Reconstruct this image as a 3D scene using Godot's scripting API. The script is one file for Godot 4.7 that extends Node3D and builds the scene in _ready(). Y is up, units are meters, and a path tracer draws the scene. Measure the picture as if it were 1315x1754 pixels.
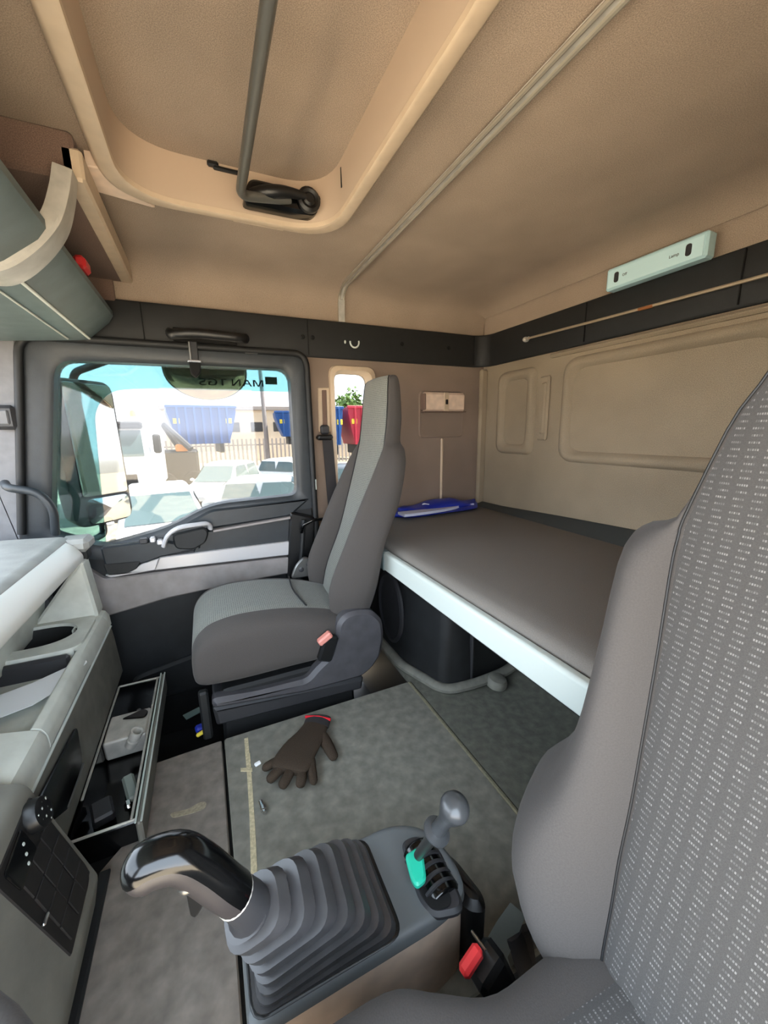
extends Node3D
# Interior of a truck cab. x runs towards the rear of the cab, -z towards the far door, y up; the eye is the origin, the tunnel floor lies at y = -1.

class MB:
	var v := PackedVector3Array()
	var t := PackedVector2Array()
	func tri(a: Vector3, b: Vector3, c: Vector3, ua := Vector2.ZERO, ub := Vector2.ZERO, uc := Vector2.ZERO) -> void:
		v.append(a); v.append(b); v.append(c)
		t.append(ua); t.append(ub); t.append(uc)
	func quad(a: Vector3, b: Vector3, c: Vector3, d: Vector3) -> void:
		tri(a, b, c)
		tri(a, c, d)
	func flip(i: int) -> void:
		var p := v[i + 1]; v[i + 1] = v[i + 2]; v[i + 2] = p
		var q := t[i + 1]; t[i + 1] = t[i + 2]; t[i + 2] = q
	func fix(s: int) -> void:   # a closed shape added since corner s: turn it outwards
		var vol := 0.0
		var o := v[s]
		for i in range(s, v.size(), 3):
			vol += (v[i] - o).dot((v[i + 1] - o).cross(v[i + 2] - o))
		if vol < 0.0:
			for i in range(s, v.size(), 3): flip(i)
	func face(s: int, dir: Vector3) -> void:   # an open sheet added since corner s: turn it towards dir
		var sum := 0.0
		for i in range(s, v.size(), 3):
			sum += (v[i + 1] - v[i]).cross(v[i + 2] - v[i]).dot(dir)
		if sum < 0.0:
			for i in range(s, v.size(), 3): flip(i)
	func loft(rings: Array, closed := true, cap := true, ws := Vector2.ONE, sheet := Vector3.ZERO) -> void:
		var s := v.size()
		var m := rings.size()
		var n: int = rings[0].size()
		for j in m - 1:
			for i in (n if closed else n - 1):
				var k := (i + 1) % n
				var u0 := Vector2(float(i) / n, float(j) / (m - 1)) * ws
				var u1 := Vector2(float(i + 1) / n, float(j + 1) / (m - 1)) * ws
				tri(rings[j][i], rings[j][k], rings[j + 1][k], u0, Vector2(u1.x, u0.y), u1)
				tri(rings[j][i], rings[j + 1][k], rings[j + 1][i], u0, u1, Vector2(u0.x, u1.y))
		if closed and cap:
			for j in [0, m - 1]:
				var c := Vector3.ZERO
				for p in rings[j]: c += p
				c /= n
				for i in n:
					if j == 0: tri(c, rings[j][(i + 1) % n], rings[j][i])
					else: tri(c, rings[j][i], rings[j][(i + 1) % n])
		if sheet != Vector3.ZERO: face(s, sheet)
		else: fix(s)
	func prism(poly: PackedVector2Array, o: Vector3, u: Vector3, w: Vector3, d: Vector3, bev := 0.0) -> void:
		# outline poly in the plane of u and w at o, carried along d, edges bevelled by bev
		var s := v.size()
		var n := poly.size()
		var ccw := area(poly) > 0.0
		var ins := PackedVector2Array()
		for i in n:
			var e0 := (poly[i] - poly[(i + n - 1) % n]).normalized()
			var e1 := (poly[(i + 1) % n] - poly[i]).normalized()
			var nn := Vector2(e0.y, -e0.x) + Vector2(e1.y, -e1.x)
			ins.append(poly[i] - nn * 2.0 / maxf(nn.length_squared(), 0.6) * bev * (1.0 if ccw else -1.0))
		var dl := d.length()
		var b := d / dl * minf(bev, dl * 0.4)
		var rings := []
		var lay := [[ins, Vector3.ZERO], [poly, b], [poly, d - b], [ins, d]] if bev > 0.0 else [[poly, Vector3.ZERO], [poly, d]]
		for q in lay:
			var r := PackedVector3Array()
			for p in q[0]: r.append(o + u * p.x + w * p.y + q[1])
			rings.append(r)
		for j in rings.size() - 1:
			for i in n:
				var k := (i + 1) % n
				quad(rings[j][i], rings[j][k], rings[j + 1][k], rings[j + 1][i])
		if ccw != (d.dot(u.cross(w)) > 0.0):
			for i in range(s, v.size(), 3): flip(i)
		var ids := Geometry2D.triangulate_polygon(poly)
		for r in [0, -1]:
			var c0 := v.size()
			for k in range(0, ids.size(), 3):
				tri(rings[r][ids[k]], rings[r][ids[k + 1]], rings[r][ids[k + 2]])
			var sg := -1.0 if r == 0 else 1.0
			for i in range(c0, v.size(), 3):
				if (v[i + 1] - v[i]).cross(v[i + 2] - v[i]).dot(d) * sg < 0.0: flip(i)
	func area(p: PackedVector2Array) -> float:
		var a := 0.0
		for i in p.size(): a += p[i].cross(p[(i + 1) % p.size()])
		return a
	func box(c: Vector3, size: Vector3, bev := 0.003, bas := Basis.IDENTITY) -> void:
		var h := size * 0.5
		bev = minf(bev, minf(h.x, minf(h.y, h.z)) * 0.9)
		var s := v.size()
		var P := func(sx: float, sy: float, sz: float, ax: int) -> Vector3:
			var q := Vector3(sx * (h.x - (0.0 if ax == 0 else bev)), sy * (h.y - (0.0 if ax == 1 else bev)), sz * (h.z - (0.0 if ax == 2 else bev)))
			return c + bas * q
		for sg in [-1.0, 1.0]:
			quad(P.call(sg, -1, -1, 0), P.call(sg, sg, -sg, 0), P.call(sg, 1, 1, 0), P.call(sg, -sg, sg, 0))
			quad(P.call(-1, sg, -1, 1), P.call(-sg, sg, sg, 1), P.call(1, sg, 1, 1), P.call(sg, sg, -sg, 1))
			quad(P.call(-1, -1, sg, 2), P.call(sg, -sg, sg, 2), P.call(1, 1, sg, 2), P.call(-sg, sg, sg, 2))
		if bev > 0.0:
			for a in [-1.0, 1.0]:
				for b in [-1.0, 1.0]:
					orient(c, P.call(a, b, -1, 0), P.call(a, b, 1, 0), P.call(a, b, 1, 1), P.call(a, b, -1, 1))
					orient(c, P.call(a, -1, b, 0), P.call(a, 1, b, 0), P.call(a, 1, b, 2), P.call(a, -1, b, 2))
					orient(c, P.call(-1, a, b, 1), P.call(1, a, b, 1), P.call(1, a, b, 2), P.call(-1, a, b, 2))
					for e in [-1.0, 1.0]:
						orient(c, P.call(a, b, e, 0), P.call(a, b, e, 1), P.call(a, b, e, 2), P.call(a, b, e, 2))
		for i in range(s, v.size(), 3):
			if (v[i + 1] - v[i]).cross(v[i + 2] - v[i]).dot((v[i] + v[i + 1] + v[i + 2]) / 3.0 - c) < 0.0: flip(i)
	func orient(_c: Vector3, a: Vector3, b: Vector3, d: Vector3, e: Vector3) -> void:
		tri(a, b, d)
		if d != e: tri(a, d, e)
	func tube(path: PackedVector3Array, rad, seg := 10, flat := Vector2.ONE, side := Vector3.ZERO) -> void:
		var rings := []
		var n := path.size()
		var x := Vector3.ZERO
		for i in n:
			var d := (path[mini(i + 1, n - 1)] - path[maxi(i - 1, 0)]).normalized()
			if i == 0:
				x = side if side != Vector3.ZERO else (Vector3.UP if absf(d.y) < 0.8 else Vector3.RIGHT)
			x = (x - d * x.dot(d)).normalized()
			var y := d.cross(x)
			var r: float = rad[i] if rad is Array else rad
			var ring := PackedVector3Array()
			for k in seg:
				var a := TAU * k / seg
				ring.append(path[i] + x * cos(a) * r * flat.x + y * sin(a) * r * flat.y)
			rings.append(ring)
		loft(rings)
	func lathe(o: Vector3, axis: Vector3, prof: Array, seg := 20) -> void:
		axis = axis.normalized()
		var x := axis.cross(Vector3.UP if absf(axis.y) < 0.9 else Vector3.RIGHT).normalized()
		var y := axis.cross(x)
		var rings := []
		for p in prof:
			var ring := PackedVector3Array()
			for k in seg:
				var a := TAU * k / seg
				ring.append(o + axis * p[1] + (x * cos(a) + y * sin(a)) * maxf(p[0], 1e-4))
			rings.append(ring)
		loft(rings)
	func ball(c: Vector3, r: Vector3, bas := Basis.IDENTITY, seg := 16, rows := 10) -> void:
		var rings := []
		for j in rows + 1:
			var b := PI * (float(j) / rows - 0.5) * 0.999
			var ring := PackedVector3Array()
			for k in seg:
				var a := TAU * k / seg
				ring.append(c + bas * (Vector3(cos(a) * cos(b), sin(b), sin(a) * cos(b)) * r))
			rings.append(ring)
		loft(rings)
	func mesh(off: Vector3, angle := 40.0) -> ArrayMesh:
		var n := v.size()
		var fn := PackedVector3Array()
		fn.resize(n / 3)
		var at := {}
		for f in n / 3:
			fn[f] = (v[f * 3 + 1] - v[f * 3]).cross(v[f * 3 + 2] - v[f * 3])
			for k in 3:
				var key := Vector3i((v[f * 3 + k] * 20000.0).round())
				if at.has(key): at[key].append(f)
				else: at[key] = PackedInt32Array([f])
		var lim := cos(deg_to_rad(angle))
		var pos := PackedVector3Array(); var nor := PackedVector3Array(); var uv := PackedVector2Array()
		pos.resize(n); nor.resize(n); uv.resize(n)
		for f in n / 3:
			var u0 := fn[f].normalized()
			for k in 3:
				var s := Vector3.ZERO
				for g in at[Vector3i((v[f * 3 + k] * 20000.0).round())]:
					if fn[g].normalized().dot(u0) >= lim: s += fn[g]
				var j := f * 3 + (2 - k)   # Godot fronts run clockwise
				pos[j] = v[f * 3 + k] - off
				nor[j] = s.normalized() if s.length_squared() > 0.0 else Vector3.UP
				uv[j] = t[f * 3 + k]
		var a := []
		a.resize(Mesh.ARRAY_MAX)
		a[Mesh.ARRAY_VERTEX] = pos; a[Mesh.ARRAY_NORMAL] = nor; a[Mesh.ARRAY_TEX_UV] = uv
		var m := ArrayMesh.new()
		m.add_surface_from_arrays(Mesh.PRIMITIVE_TRIANGLES, a)
		return m

var X := Vector3.RIGHT
var Y := Vector3.UP
var Z := Vector3.BACK
var used := {}
var mats := {}
var rng := RandomNumberGenerator.new()

func numbered(called: String) -> String:
	used[called] = used.get(called, 0) + 1
	return called if used[called] == 1 else "%s_%03d" % [called, used[called] - 1]

func thing(called: String, at: Vector3, label: String, category: String, group := "") -> Node3D:
	var o := Node3D.new()
	o.name = numbered(called)
	add_child(o)
	o.position = at
	tag(o, label, category, group)
	return o

func tag(o: Node3D, label: String, category: String, group := "") -> void:
	o.set_meta("label", label)
	o.set_meta("category", category)
	if group != "": o.set_meta("group", group)

func part(parent: Node3D, called: String, mb: MB, m: Material, angle := 40.0, label := "") -> MeshInstance3D:
	var o := MeshInstance3D.new()
	o.name = called
	o.mesh = mb.mesh(parent.global_position, angle)
	o.material_override = null
	o.mesh.surface_set_material(0, m)
	parent.add_child(o, true)
	if label != "": o.set_meta("label", label)
	return o

func lone(called: String, mb: MB, m: Material, angle := 40.0) -> MeshInstance3D:
	var lo := mb.v[0]; var hi := mb.v[0]
	for p in mb.v:
		lo = lo.min(p); hi = hi.max(p)
	var at := Vector3((lo.x + hi.x) / 2, lo.y, (lo.z + hi.z) / 2)
	var o := MeshInstance3D.new()
	o.name = numbered(called)
	o.mesh = mb.mesh(at, angle)
	o.mesh.surface_set_material(0, m)
	add_child(o)
	o.position = at
	return o

func solo(called: String, mb: MB, m: Material, label: String, category: String, group := "", angle := 40.0) -> MeshInstance3D:
	var o := lone(called, mb, m, angle)
	tag(o, label, category, group)
	return o

func struct(called: String, mb: MB, m: Material, angle := 40.0) -> MeshInstance3D:
	var o := lone(called, mb, m, angle)
	o.set_meta("kind", "structure")
	return o

# ---------- outlines ----------
func rp(pts: Array, r, seg := 4) -> PackedVector2Array:   # polygon with rounded corners
	var out := PackedVector2Array()
	var n := pts.size()
	for i in n:
		var p: Vector2 = pts[i]
		var a: Vector2 = pts[(i + n - 1) % n]
		var b: Vector2 = pts[(i + 1) % n]
		var rr: float = r[i] if r is Array else r
		var q := minf(rr, minf(p.distance_to(a), p.distance_to(b)) * 0.48)
		if q < 1e-4:
			out.append(p)
			continue
		var s := p + (a - p).normalized() * q
		var e := p + (b - p).normalized() * q
		for k in seg + 1:
			var f := float(k) / seg
			out.append(s.lerp(p, f).lerp(p.lerp(e, f), f))
	return out

func rect(w: float, h: float, r: float, seg := 4) -> PackedVector2Array:
	return rp([Vector2(-w / 2, -h / 2), Vector2(w / 2, -h / 2), Vector2(w / 2, h / 2), Vector2(-w / 2, h / 2)], r, seg)

func lift(poly: PackedVector2Array, o: Vector3, u: Vector3, w: Vector3) -> PackedVector3Array:
	var r := PackedVector3Array()
	for p in poly: r.append(o + u * p.x + w * p.y)
	return r

func curve(pts: Array, n := 24) -> PackedVector3Array:   # Catmull-Rom through the points
	var out := PackedVector3Array()
	var m := pts.size()
	for i in n + 1:
		var f := float(i) / n * (m - 1)
		var k := mini(int(f), m - 2)
		var p0: Vector3 = pts[maxi(k - 1, 0)]
		var p1: Vector3 = pts[k]
		var p2: Vector3 = pts[k + 1]
		var p3: Vector3 = pts[mini(k + 2, m - 1)]
		out.append(p1.cubic_interpolate(p2, p0, p3, f - k))
	return out

func bent(pts: Array, r: float, seg := 5) -> PackedVector3Array:   # straight runs with rounded bends
	var out := PackedVector3Array()
	for i in pts.size():
		var p: Vector3 = pts[i]
		if i == 0 or i == pts.size() - 1:
			out.append(p)
			continue
		var a: Vector3 = pts[i - 1]
		var b: Vector3 = pts[i + 1]
		var q := minf(r, minf(p.distance_to(a), p.distance_to(b)) * 0.48)
		var s := p + (a - p).normalized() * q
		var e := p + (b - p).normalized() * q
		for k in seg + 1:
			var f := float(k) / seg
			out.append(s.lerp(p, f).lerp(p.lerp(e, f), f))
	return out

# ---------- materials ----------
func noise_tex(freq: float, lo: float, hi: float, sd := 1, size := 256, oct := 4, typ := FastNoiseLite.TYPE_SIMPLEX_SMOOTH) -> NoiseTexture2D:
	var n := FastNoiseLite.new()
	n.seed = sd
	n.noise_type = typ
	n.frequency = freq
	n.fractal_octaves = oct
	var t := NoiseTexture2D.new()
	t.noise = n
	t.width = size
	t.height = size
	t.seamless = true
	var g := Gradient.new()
	g.set_color(0, Color(lo, lo, lo))
	g.set_color(1, Color(hi, hi, hi))
	t.color_ramp = g
	return t

func mat(key: String, c: Color, rough := 0.6, metal := 0.0, spec := 0.5) -> StandardMaterial3D:
	if mats.has(key): return mats[key]
	var m := StandardMaterial3D.new()
	m.resource_name = key
	m.albedo_color = c
	m.roughness = rough
	m.metallic = metal
	m.metallic_specular = spec
	m.cull_mode = BaseMaterial3D.CULL_DISABLED
	mats[key] = m
	return m

func grain(m: StandardMaterial3D, tex: Texture2D, per_metre: float, bump: Texture2D = null, depth := 0.05) -> StandardMaterial3D:
	m.uv1_triplanar = true
	m.uv1_scale = Vector3.ONE * per_metre
	m.albedo_texture = tex
	if bump:
		m.heightmap_enabled = true
		m.heightmap_texture = bump
		m.heightmap_scale = depth
	return m

func glass(key: String, c: Color, a: float) -> StandardMaterial3D:
	var m := mat(key, Color(c.r, c.g, c.b, a), 0.03)
	m.transparency = BaseMaterial3D.TRANSPARENCY_ALPHA
	return m

func woven(cell: Vector2i, cells: Vector2i, base: Color, dash: Color, kind: int) -> ImageTexture:
	var im := Image.create(cell.x * cells.x, cell.y * cells.y, false, Image.FORMAT_RGB8)
	var r := RandomNumberGenerator.new()
	r.seed = 7
	for y in im.get_height():
		for x in im.get_width():
			var k := r.randf_range(0.88, 1.1) * (1.05 if (x + y) % 4 < 2 else 0.95)
			im.set_pixel(x, y, Color(base.r * k, base.g * k, base.b * k))
	for j in cells.y:
		for i in cells.x:
			if kind == 0:   # staggered dashes, each of five stitches
				for q in 5:
					var k := r.randf_range(0.7, 1.1)
					im.fill_rect(Rect2i(i * cell.x + cell.x / 6 + q * cell.x / 8 + (j % 2) * 2, j * cell.y + cell.y / 3, maxi(cell.x / 12, 2), maxi(cell.y / 3, 2)), Color(dash.r * k, dash.g * k, dash.b * k))
			else:   # small check
				im.fill_rect(Rect2i(i * cell.x + 1, j * cell.y + 1, cell.x / 2, cell.y / 2), dash * r.randf_range(0.85, 1.1))
	return ImageTexture.create_from_image(im)

func make_materials() -> void:
	var fine := noise_tex(0.35, 0.66, 1.0, 3, 256, 2)
	var fineb := noise_tex(0.3, 0.0, 1.0, 5, 256, 2)
	var blot := noise_tex(0.012, 0.92, 1.0, 9, 256, 4)
	var dusty := noise_tex(0.03, 0.76, 1.0, 12, 512, 6)
	for q in [["headliner", Color(.785, .70, .62)], ["side_cloth", Color(.68, .60, .535)], ["rear_cloth", Color(.76, .69, .59)], ["shelf_cloth", Color(.58, .48, .43)]]:
		var m := grain(mat(q[0], q[1], 0.95, 0.0, 0.2), fine, 4.2, fineb, 0.05)
		m.rim_enabled = true
		m.rim = 0.3
		m.detail_enabled = true
		m.detail_blend_mode = BaseMaterial3D.BLEND_MODE_MUL
		m.detail_uv_layer = BaseMaterial3D.DETAIL_UV_2
		m.detail_albedo = blot
		m.uv2_triplanar = true
		m.uv2_scale = Vector3.ONE * 0.9
	grain(mat("beige_plastic", Color(.81, .725, .62), 0.5), noise_tex(0.05, .94, 1, 4, 128, 2), 3.0)
	grain(mat("tan_plastic", Color(.93, .83, .74), 0.5), noise_tex(0.05, .9, 1, 4, 128, 2), 3.0)
	grain(mat("band_plastic", Color(.10, .108, .112), 0.6), noise_tex(0.05, .85, 1, 6, 128, 3), 3.0, fineb, 0.02)
	grain(mat("door_dark", Color(.165, .187, .205), 0.45), noise_tex(0.05, .9, 1, 6, 128, 3), 3.0, fineb, 0.02)
	grain(mat("door_grey", Color(.58, .555, .545), 0.6), noise_tex(0.03, .88, 1, 8, 128, 4), 3.0, fineb, 0.02)
	grain(mat("door_black", Color(.115, .125, .135), 0.6), noise_tex(0.03, .8, 1, 8, 128, 4), 3.0)
	grain(mat("pillar_grey", Color(.45, .45, .46), 0.6), noise_tex(0.05, .9, 1, 6, 128, 3), 3.0, fineb, 0.02)
	mat("silver_paint", Color(.78, .775, .78), 0.32, 0.25)
	mat("rubber", Color(.07, .075, .08), 0.6)
	mat("black_gloss", Color(.035, .037, .04), 0.15)
	mat("black_plastic", Color(.06, .062, .066), 0.4)
	mat("dark_plastic", Color(.19, .19, .20), 0.45)
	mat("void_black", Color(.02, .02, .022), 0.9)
	mat("chrome", Color(.80, .80, .80), 0.18, 1.0)
	mat("dull_steel", Color(.48, .48, .47), 0.38, 0.9)
	mat("rail_alloy", Color(.66, .63, .57), 0.35, 0.5)
	mat("inner_wall", Color(.73, .645, .56), 0.7)
	mat("brow_silver", Color(.92, .925, .90), 0.35, 0.1)
	mat("rusty_rod", Color(.72, .65, .56), 0.5, 0.5)
	mat("rail_white", Color(.77, .805, .785), 0.55)
	mat("white_plastic", Color(.74, .88, .90), 0.35)
	mat("paper", Color(.96, .97, .98), 0.7)
	mat("red_plastic", Color(.80, .18, .19), 0.4)
	mat("pink_plastic", Color(.85, .55, .50), 0.45)
	mat("green_plastic", Color(.16, .76, .63), 0.4)
	mat("blue_film", Color(.10, .18, .62), 0.35)
	mat("yellow_bit", Color(.85, .76, .25), 0.6)
	grain(mat("residue", Color(.64, .60, .51), 0.7), dusty, 6.0)
	mat("tape", Color(.84, .79, .65), 0.7)
	grain(mats.tape, dusty, 6.0)
	grain(mat("console_teal", Color(.40, .455, .46), 0.5), noise_tex(0.03, .88, 1, 8, 128, 4), 3.0, fineb, 0.02)
	grain(mat("trim_silver", Color(.80, .785, .75), 0.4, 0.2), noise_tex(0.02, .8, 1, 21, 256, 5), 3.0)
	grain(mat("dash_light", Color(.83, .845, .81), 0.5), noise_tex(0.02, .88, 1, 22, 256, 5), 2.0, fineb, 0.02)
	grain(mat("dash_top", Color(.64, .64, .62), 0.5), noise_tex(0.02, .86, 1, 22, 256, 5), 2.0, fineb, 0.03)
	grain(mat("dash_dark", Color(.46, .455, .42), 0.65), noise_tex(0.02, .82, 1, 23, 256, 5), 2.0, fineb, 0.03)
	grain(mat("panel_black", Color(.115, .105, .10), 0.55), noise_tex(0.03, .7, 1, 24, 256, 5), 4.0)
	grain(mat("mat_rubber", Color(.53, .525, .485), 0.7), dusty, 1.3, noise_tex(0.12, 0, 1, 31, 256, 4), 0.05)
	grain(mat("mat_brown", Color(.52, .49, .455), 0.7), dusty, 1.3, noise_tex(0.12, 0, 1, 31, 256, 4), 0.05)
	grain(mat("rear_carpet", Color(.44, .44, .40), 0.9), dusty, 1.6, fineb, 0.06)
	grain(mat("mat_edge", Color(.52, .50, .41), 0.8), dusty, 5.0)
	grain(mat("black_box", Color(.14, .145, .15), 0.5), noise_tex(0.03, .75, 1, 8, 128, 4), 3.0)
	grain(mat("seat_side", Color(.315, .30, .29), 0.9, 0.0, 0.25), noise_tex(0.3, .86, 1, 33, 256, 2), 5.0, fineb, 0.03)
	mats.seat_side.rim_enabled = true
	mats.seat_side.rim = 0.4
	grain(mat("seat_grey", Color(.46, .475, .455), 0.9, 0.0, 0.25), noise_tex(0.3, .86, 1, 33, 256, 2), 5.0, fineb, 0.03)
	grain(mat("seat_plastic", Color(.30, .295, .31), 0.5), noise_tex(0.04, .85, 1, 6, 128, 3), 3.0, fineb, 0.02)
	grain(mat("mattress", Color(.52, .50, .475), 0.95, 0.0, 0.2), noise_tex(0.3, .84, 1, 35, 256, 2), 5.0, fineb, 0.05)
	grain(mat("belt", Color(.20, .19, .195), 0.8), noise_tex(0.3, .8, 1, 36, 128, 2), 12.0)
	grain(mat("boot", Color(.27, .265, .27), 0.34), noise_tex(0.03, .82, 1, 37, 256, 4), 4.0)
	mat("console_grey", Color(.37, .385, .39), 0.5)
	var kn := noise_tex(0.2, 0, 1, 41, 256, 2, FastNoiseLite.TYPE_CELLULAR)
	grain(mat("knit", Color(.37, .32, .275), 0.95, 0.0, 0.2), noise_tex(0.2, .55, 1, 41, 256, 2, FastNoiseLite.TYPE_CELLULAR), 14.0, kn, 0.25)
	mat("knit_red", Color(.80, .10, .16), 0.9)
	var w := mat("weave_dash", Color.WHITE, 0.9, 0.0, 0.25)
	w.albedo_texture = woven(Vector2i(48, 20), Vector2i(6, 10), Color(.275, .268, .262), Color(.445, .44, .43), 0)
	w.rim_enabled = true
	w.rim = 0.4
	var w2 := mat("weave_check", Color.WHITE, 0.9, 0.0, 0.25)
	w2.albedo_texture = woven(Vector2i(8, 8), Vector2i(16, 16), Color(.48, .485, .46), Color(.35, .355, .335), 1)
	w2.rim_enabled = true
	w2.rim = 0.3
	glass("window_glass", Color(.02, .03, .03), 0.10)
	glass("tinted_glass", Color(.02, .03, .03), 0.56)
	var film := mat("teal_film", Color(.53, .745, .755, 0.0), 0.06)
	film.transparency = BaseMaterial3D.TRANSPARENCY_ALPHA
	film.refraction_enabled = true
	film.refraction_scale = 0.01
	mat("mirror", Color(.86, .87, .86), 0.02, 1.0)
	mat("mirror_shell", Color(.10, .10, .105), 0.6)

func _ready() -> void:
	rng.seed = 5
	# eye, sky, exposure
	var cam := Camera3D.new()
	cam.name = "camera"
	cam.keep_aspect = Camera3D.KEEP_HEIGHT
	cam.fov = 105.5
	cam.near = 0.02
	cam.far = 400.0
	add_child(cam)
	cam.basis = Basis(Vector3(0.90964, -0.01563, 0.41510), Vector3(0.09917, 0.97857, -0.18048), Vector3(-0.40338, 0.20534, 0.89170))
	cam.current = true
	var env := Environment.new()
	env.background_mode = Environment.BG_SKY
	var sm := ProceduralSkyMaterial.new()
	sm.sky_top_color = Color(.80, .86, .92)
	sm.sky_horizon_color = Color(.97, .98, 1.0)
	sm.sky_curve = 0.12
	sm.ground_bottom_color = Color(.62, .60, .56)
	sm.ground_horizon_color = Color(.80, .79, .76)
	sm.sky_energy_multiplier = 1.0
	env.sky = Sky.new()
	env.sky.sky_material = sm
	env.background_energy_multiplier = 2.4
	env.tonemap_mode = Environment.TONE_MAPPER_LINEAR
	env.tonemap_exposure = 5.2
	var sun := DirectionalLight3D.new()
	sun.name = "sun"
	sun.light_energy = 5.0
	sun.light_color = Color(1.0, .97, .92)
	sun.light_angular_distance = 3.0
	sun.shadow_enabled = true
	sun.sky_mode = DirectionalLight3D.SKY_MODE_LIGHT_ONLY
	add_child(sun)
	sun.basis = Basis.looking_at(Vector3(-.50, -.86, -.09), Vector3.UP)
	env.sdfgi_enabled = true
	env.ssao_enabled = true
	env.ssil_enabled = true
	var we := WorldEnvironment.new()
	we.name = "world_environment"
	we.environment = env
	add_child(we)
	make_materials()
	build_shell()
	build_trim()
	build_hatch()
	build_overhead()
	build_door()
	build_dash()
	build_floor()
	build_bed()
	build_passenger_seat()
	build_driver_seat()
	build_console()
	build_loose()
	build_outside()

# ---------- the cab shell ----------
func build_shell() -> void:
	var m := MB.new()
	m.box(Vector3(-.25, -1.45, -.85), Vector3(3.6, .1, 2.2), 0)
	struct("floor", m, mats.rubber)
	# headliner: flat, rolled down into both side walls and the rear wall; a hole under the hatch
	m = MB.new()
	var prof := [Vector2(-1.905, .50), Vector2(-1.90, .565), Vector2(-1.885, .605), Vector2(-1.85, .635), Vector2(-1.79, .652), Vector2(-1.70, .66)]
	var xs := [-.75, -.17, .455, 1.36, 1.40, 1.44, 1.47, 1.49]
	var drop := [0.0, 0.0, 0.0, 0.0, .006, .018, .036, .064]
	var rings := []
	for z in [[-1.905, .50], [-1.90, .565], [-1.885, .605], [-1.85, .635], [-1.79, .652], [-1.70, .66], [-1.385, .66], [-.42, .66], [.0, .66], [.09, .652], [.15, .635], [.185, .605], [.20, .565], [.205, .5]]:
		var r := PackedVector3Array()
		for i in xs.size():
			var zz: float = clampf(z[0], -1.905, .205)
			r.append(Vector3(xs[i], minf(z[1], .66 - drop[i]) , zz))
		rings.append(r)
	var s := 0
	for j in rings.size() - 1:
		for i in xs.size() - 1:
			if j == 6 and i == 1: continue   # the hatch
			m.quad(rings[j][i], rings[j][i + 1], rings[j + 1][i + 1], rings[j + 1][i])
	m.face(0, Vector3.DOWN)
	# its outer skin
	m.box(Vector3(.38, .80, -.85), Vector3(2.3, .04, 2.2), 0)
	struct("ceiling", m, mats.headliner, 60)
	# rear wall: cloth above the band, moulded panel below
	m = MB.new()
	m.box(Vector3(1.53, .59, -.85), Vector3(.06, .40, 2.16), 0)
	struct("wall_rear_upper", m, mats.headliner)
	m = MB.new()
	m.box(Vector3(1.545, -.45, -.85), Vector3(.07, 1.8, 2.16), 0)
	var w := struct("wall_rear", m, mats.rear_cloth)
	# raised fields on the rear wall: a frame, then a recessed middle
	for q in [[-1.765, -1.50, -.135, .295, .05, "wall_field"], [-1.335, -.55, -.155, .30, .07, "wall_field"], [-.36, .10, -.155, .30, .07, "wall_field"]]:
		var b := MB.new()
		var o := [Vector2(q[0], q[2]), Vector2(q[1], q[2] - .0), Vector2(q[1], q[3]), Vector2(q[0], q[3])]
		var lay := []
		for e in [[0.0, 0.0], [.008, .020], [.022, .026], [.038, .023], [.050, .003]]:
			lay.append(lift(rp([o[0] + Vector2(e[0], e[0]), o[1] + Vector2(-e[0], e[0]), o[2] + Vector2(-e[0], -e[0]), o[3] + Vector2(e[0], -e[0])], q[4], 6), Vector3(1.51 - e[1], 0, 0), Z, Y))
		b.loft(lay, true, true)
		part(w, q[5], b, mats.rear_cloth, 50)
	# horizontal bead above the fields and the corner bead
	m = MB.new()
	m.box(Vector3(1.505, .325, -.72), Vector3(.03, .02, 1.4), .008)
	part(w, "bead", m, mats.rear_cloth)
	m = MB.new()
	m.box(Vector3(1.49, -.06, -1.885), Vector3(.05, .78, .03), .01)
	part(w, "bead", m, mats.rear_cloth)
	# moulded grip between the fields
	m = MB.new()
	m.box(Vector3(1.497, .09, -1.435), Vector3(.028, .24, .03), .008)
	m.box(Vector3(1.502, .09, -1.44), Vector3(.02, .30, .06), .008)
	part(w, "moulded_grip", m, mats.rear_cloth)
	# passenger-side wall behind the door, with its small window opening
	var wx0 := .60
	var wx1 := .80
	m = MB.new()
	m.box(Vector3((.46 + wx0) / 2, -.45, -1.93), Vector3(wx0 - .46, 1.72, .06), 0)
	m.box(Vector3((wx1 + 1.5) / 2, -.45, -1.93), Vector3(1.5 - wx1, 1.72, .06), 0)
	m.box(Vector3((wx0 + wx1) / 2, .365, -1.93), Vector3(wx1 - wx0, .13, .06), 0)
	m.box(Vector3((wx0 + wx1) / 2, -.84, -1.93), Vector3(wx1 - wx0, .98, .06), 0)
	m.box(Vector3(.38, .58, -1.935), Vector3(2.3, .36, .06), 0)
	w = struct("wall_passenger", m, mats.side_cloth)
	m = MB.new()
	var lay2 := []
	for e in [[.022, -1.90], [.018, -1.888], [.0, -1.884], [-.006, -1.90], [-.012, -1.96]]:
		lay2.append(lift(rp([Vector2(wx0 - e[0], -.345 - e[0]), Vector2(wx1 + e[0], -.345 - e[0]), Vector2(wx1 + e[0], .29 + e[0]), Vector2(wx0 - e[0], .29 + e[0])], .05, 5), Vector3(0, 0, e[1]), X, Y))
	m.loft(lay2, true, false, Vector2.ONE, Vector3.BACK)
	part(w, "window_surround", m, mats.beige_plastic, 50)
	m = MB.new()
	m.box(Vector3(-.1, -1.30, -1.93), Vector3(1.25, .24, .08), 0)
	struct("wall_sill", m, mats.rubber)
	m = MB.new()
	m.box(Vector3(.70, -.03, -1.95), Vector3(.20, .64, .004), 0)
	struct("window_1", m, mats.tinted_glass)
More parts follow.
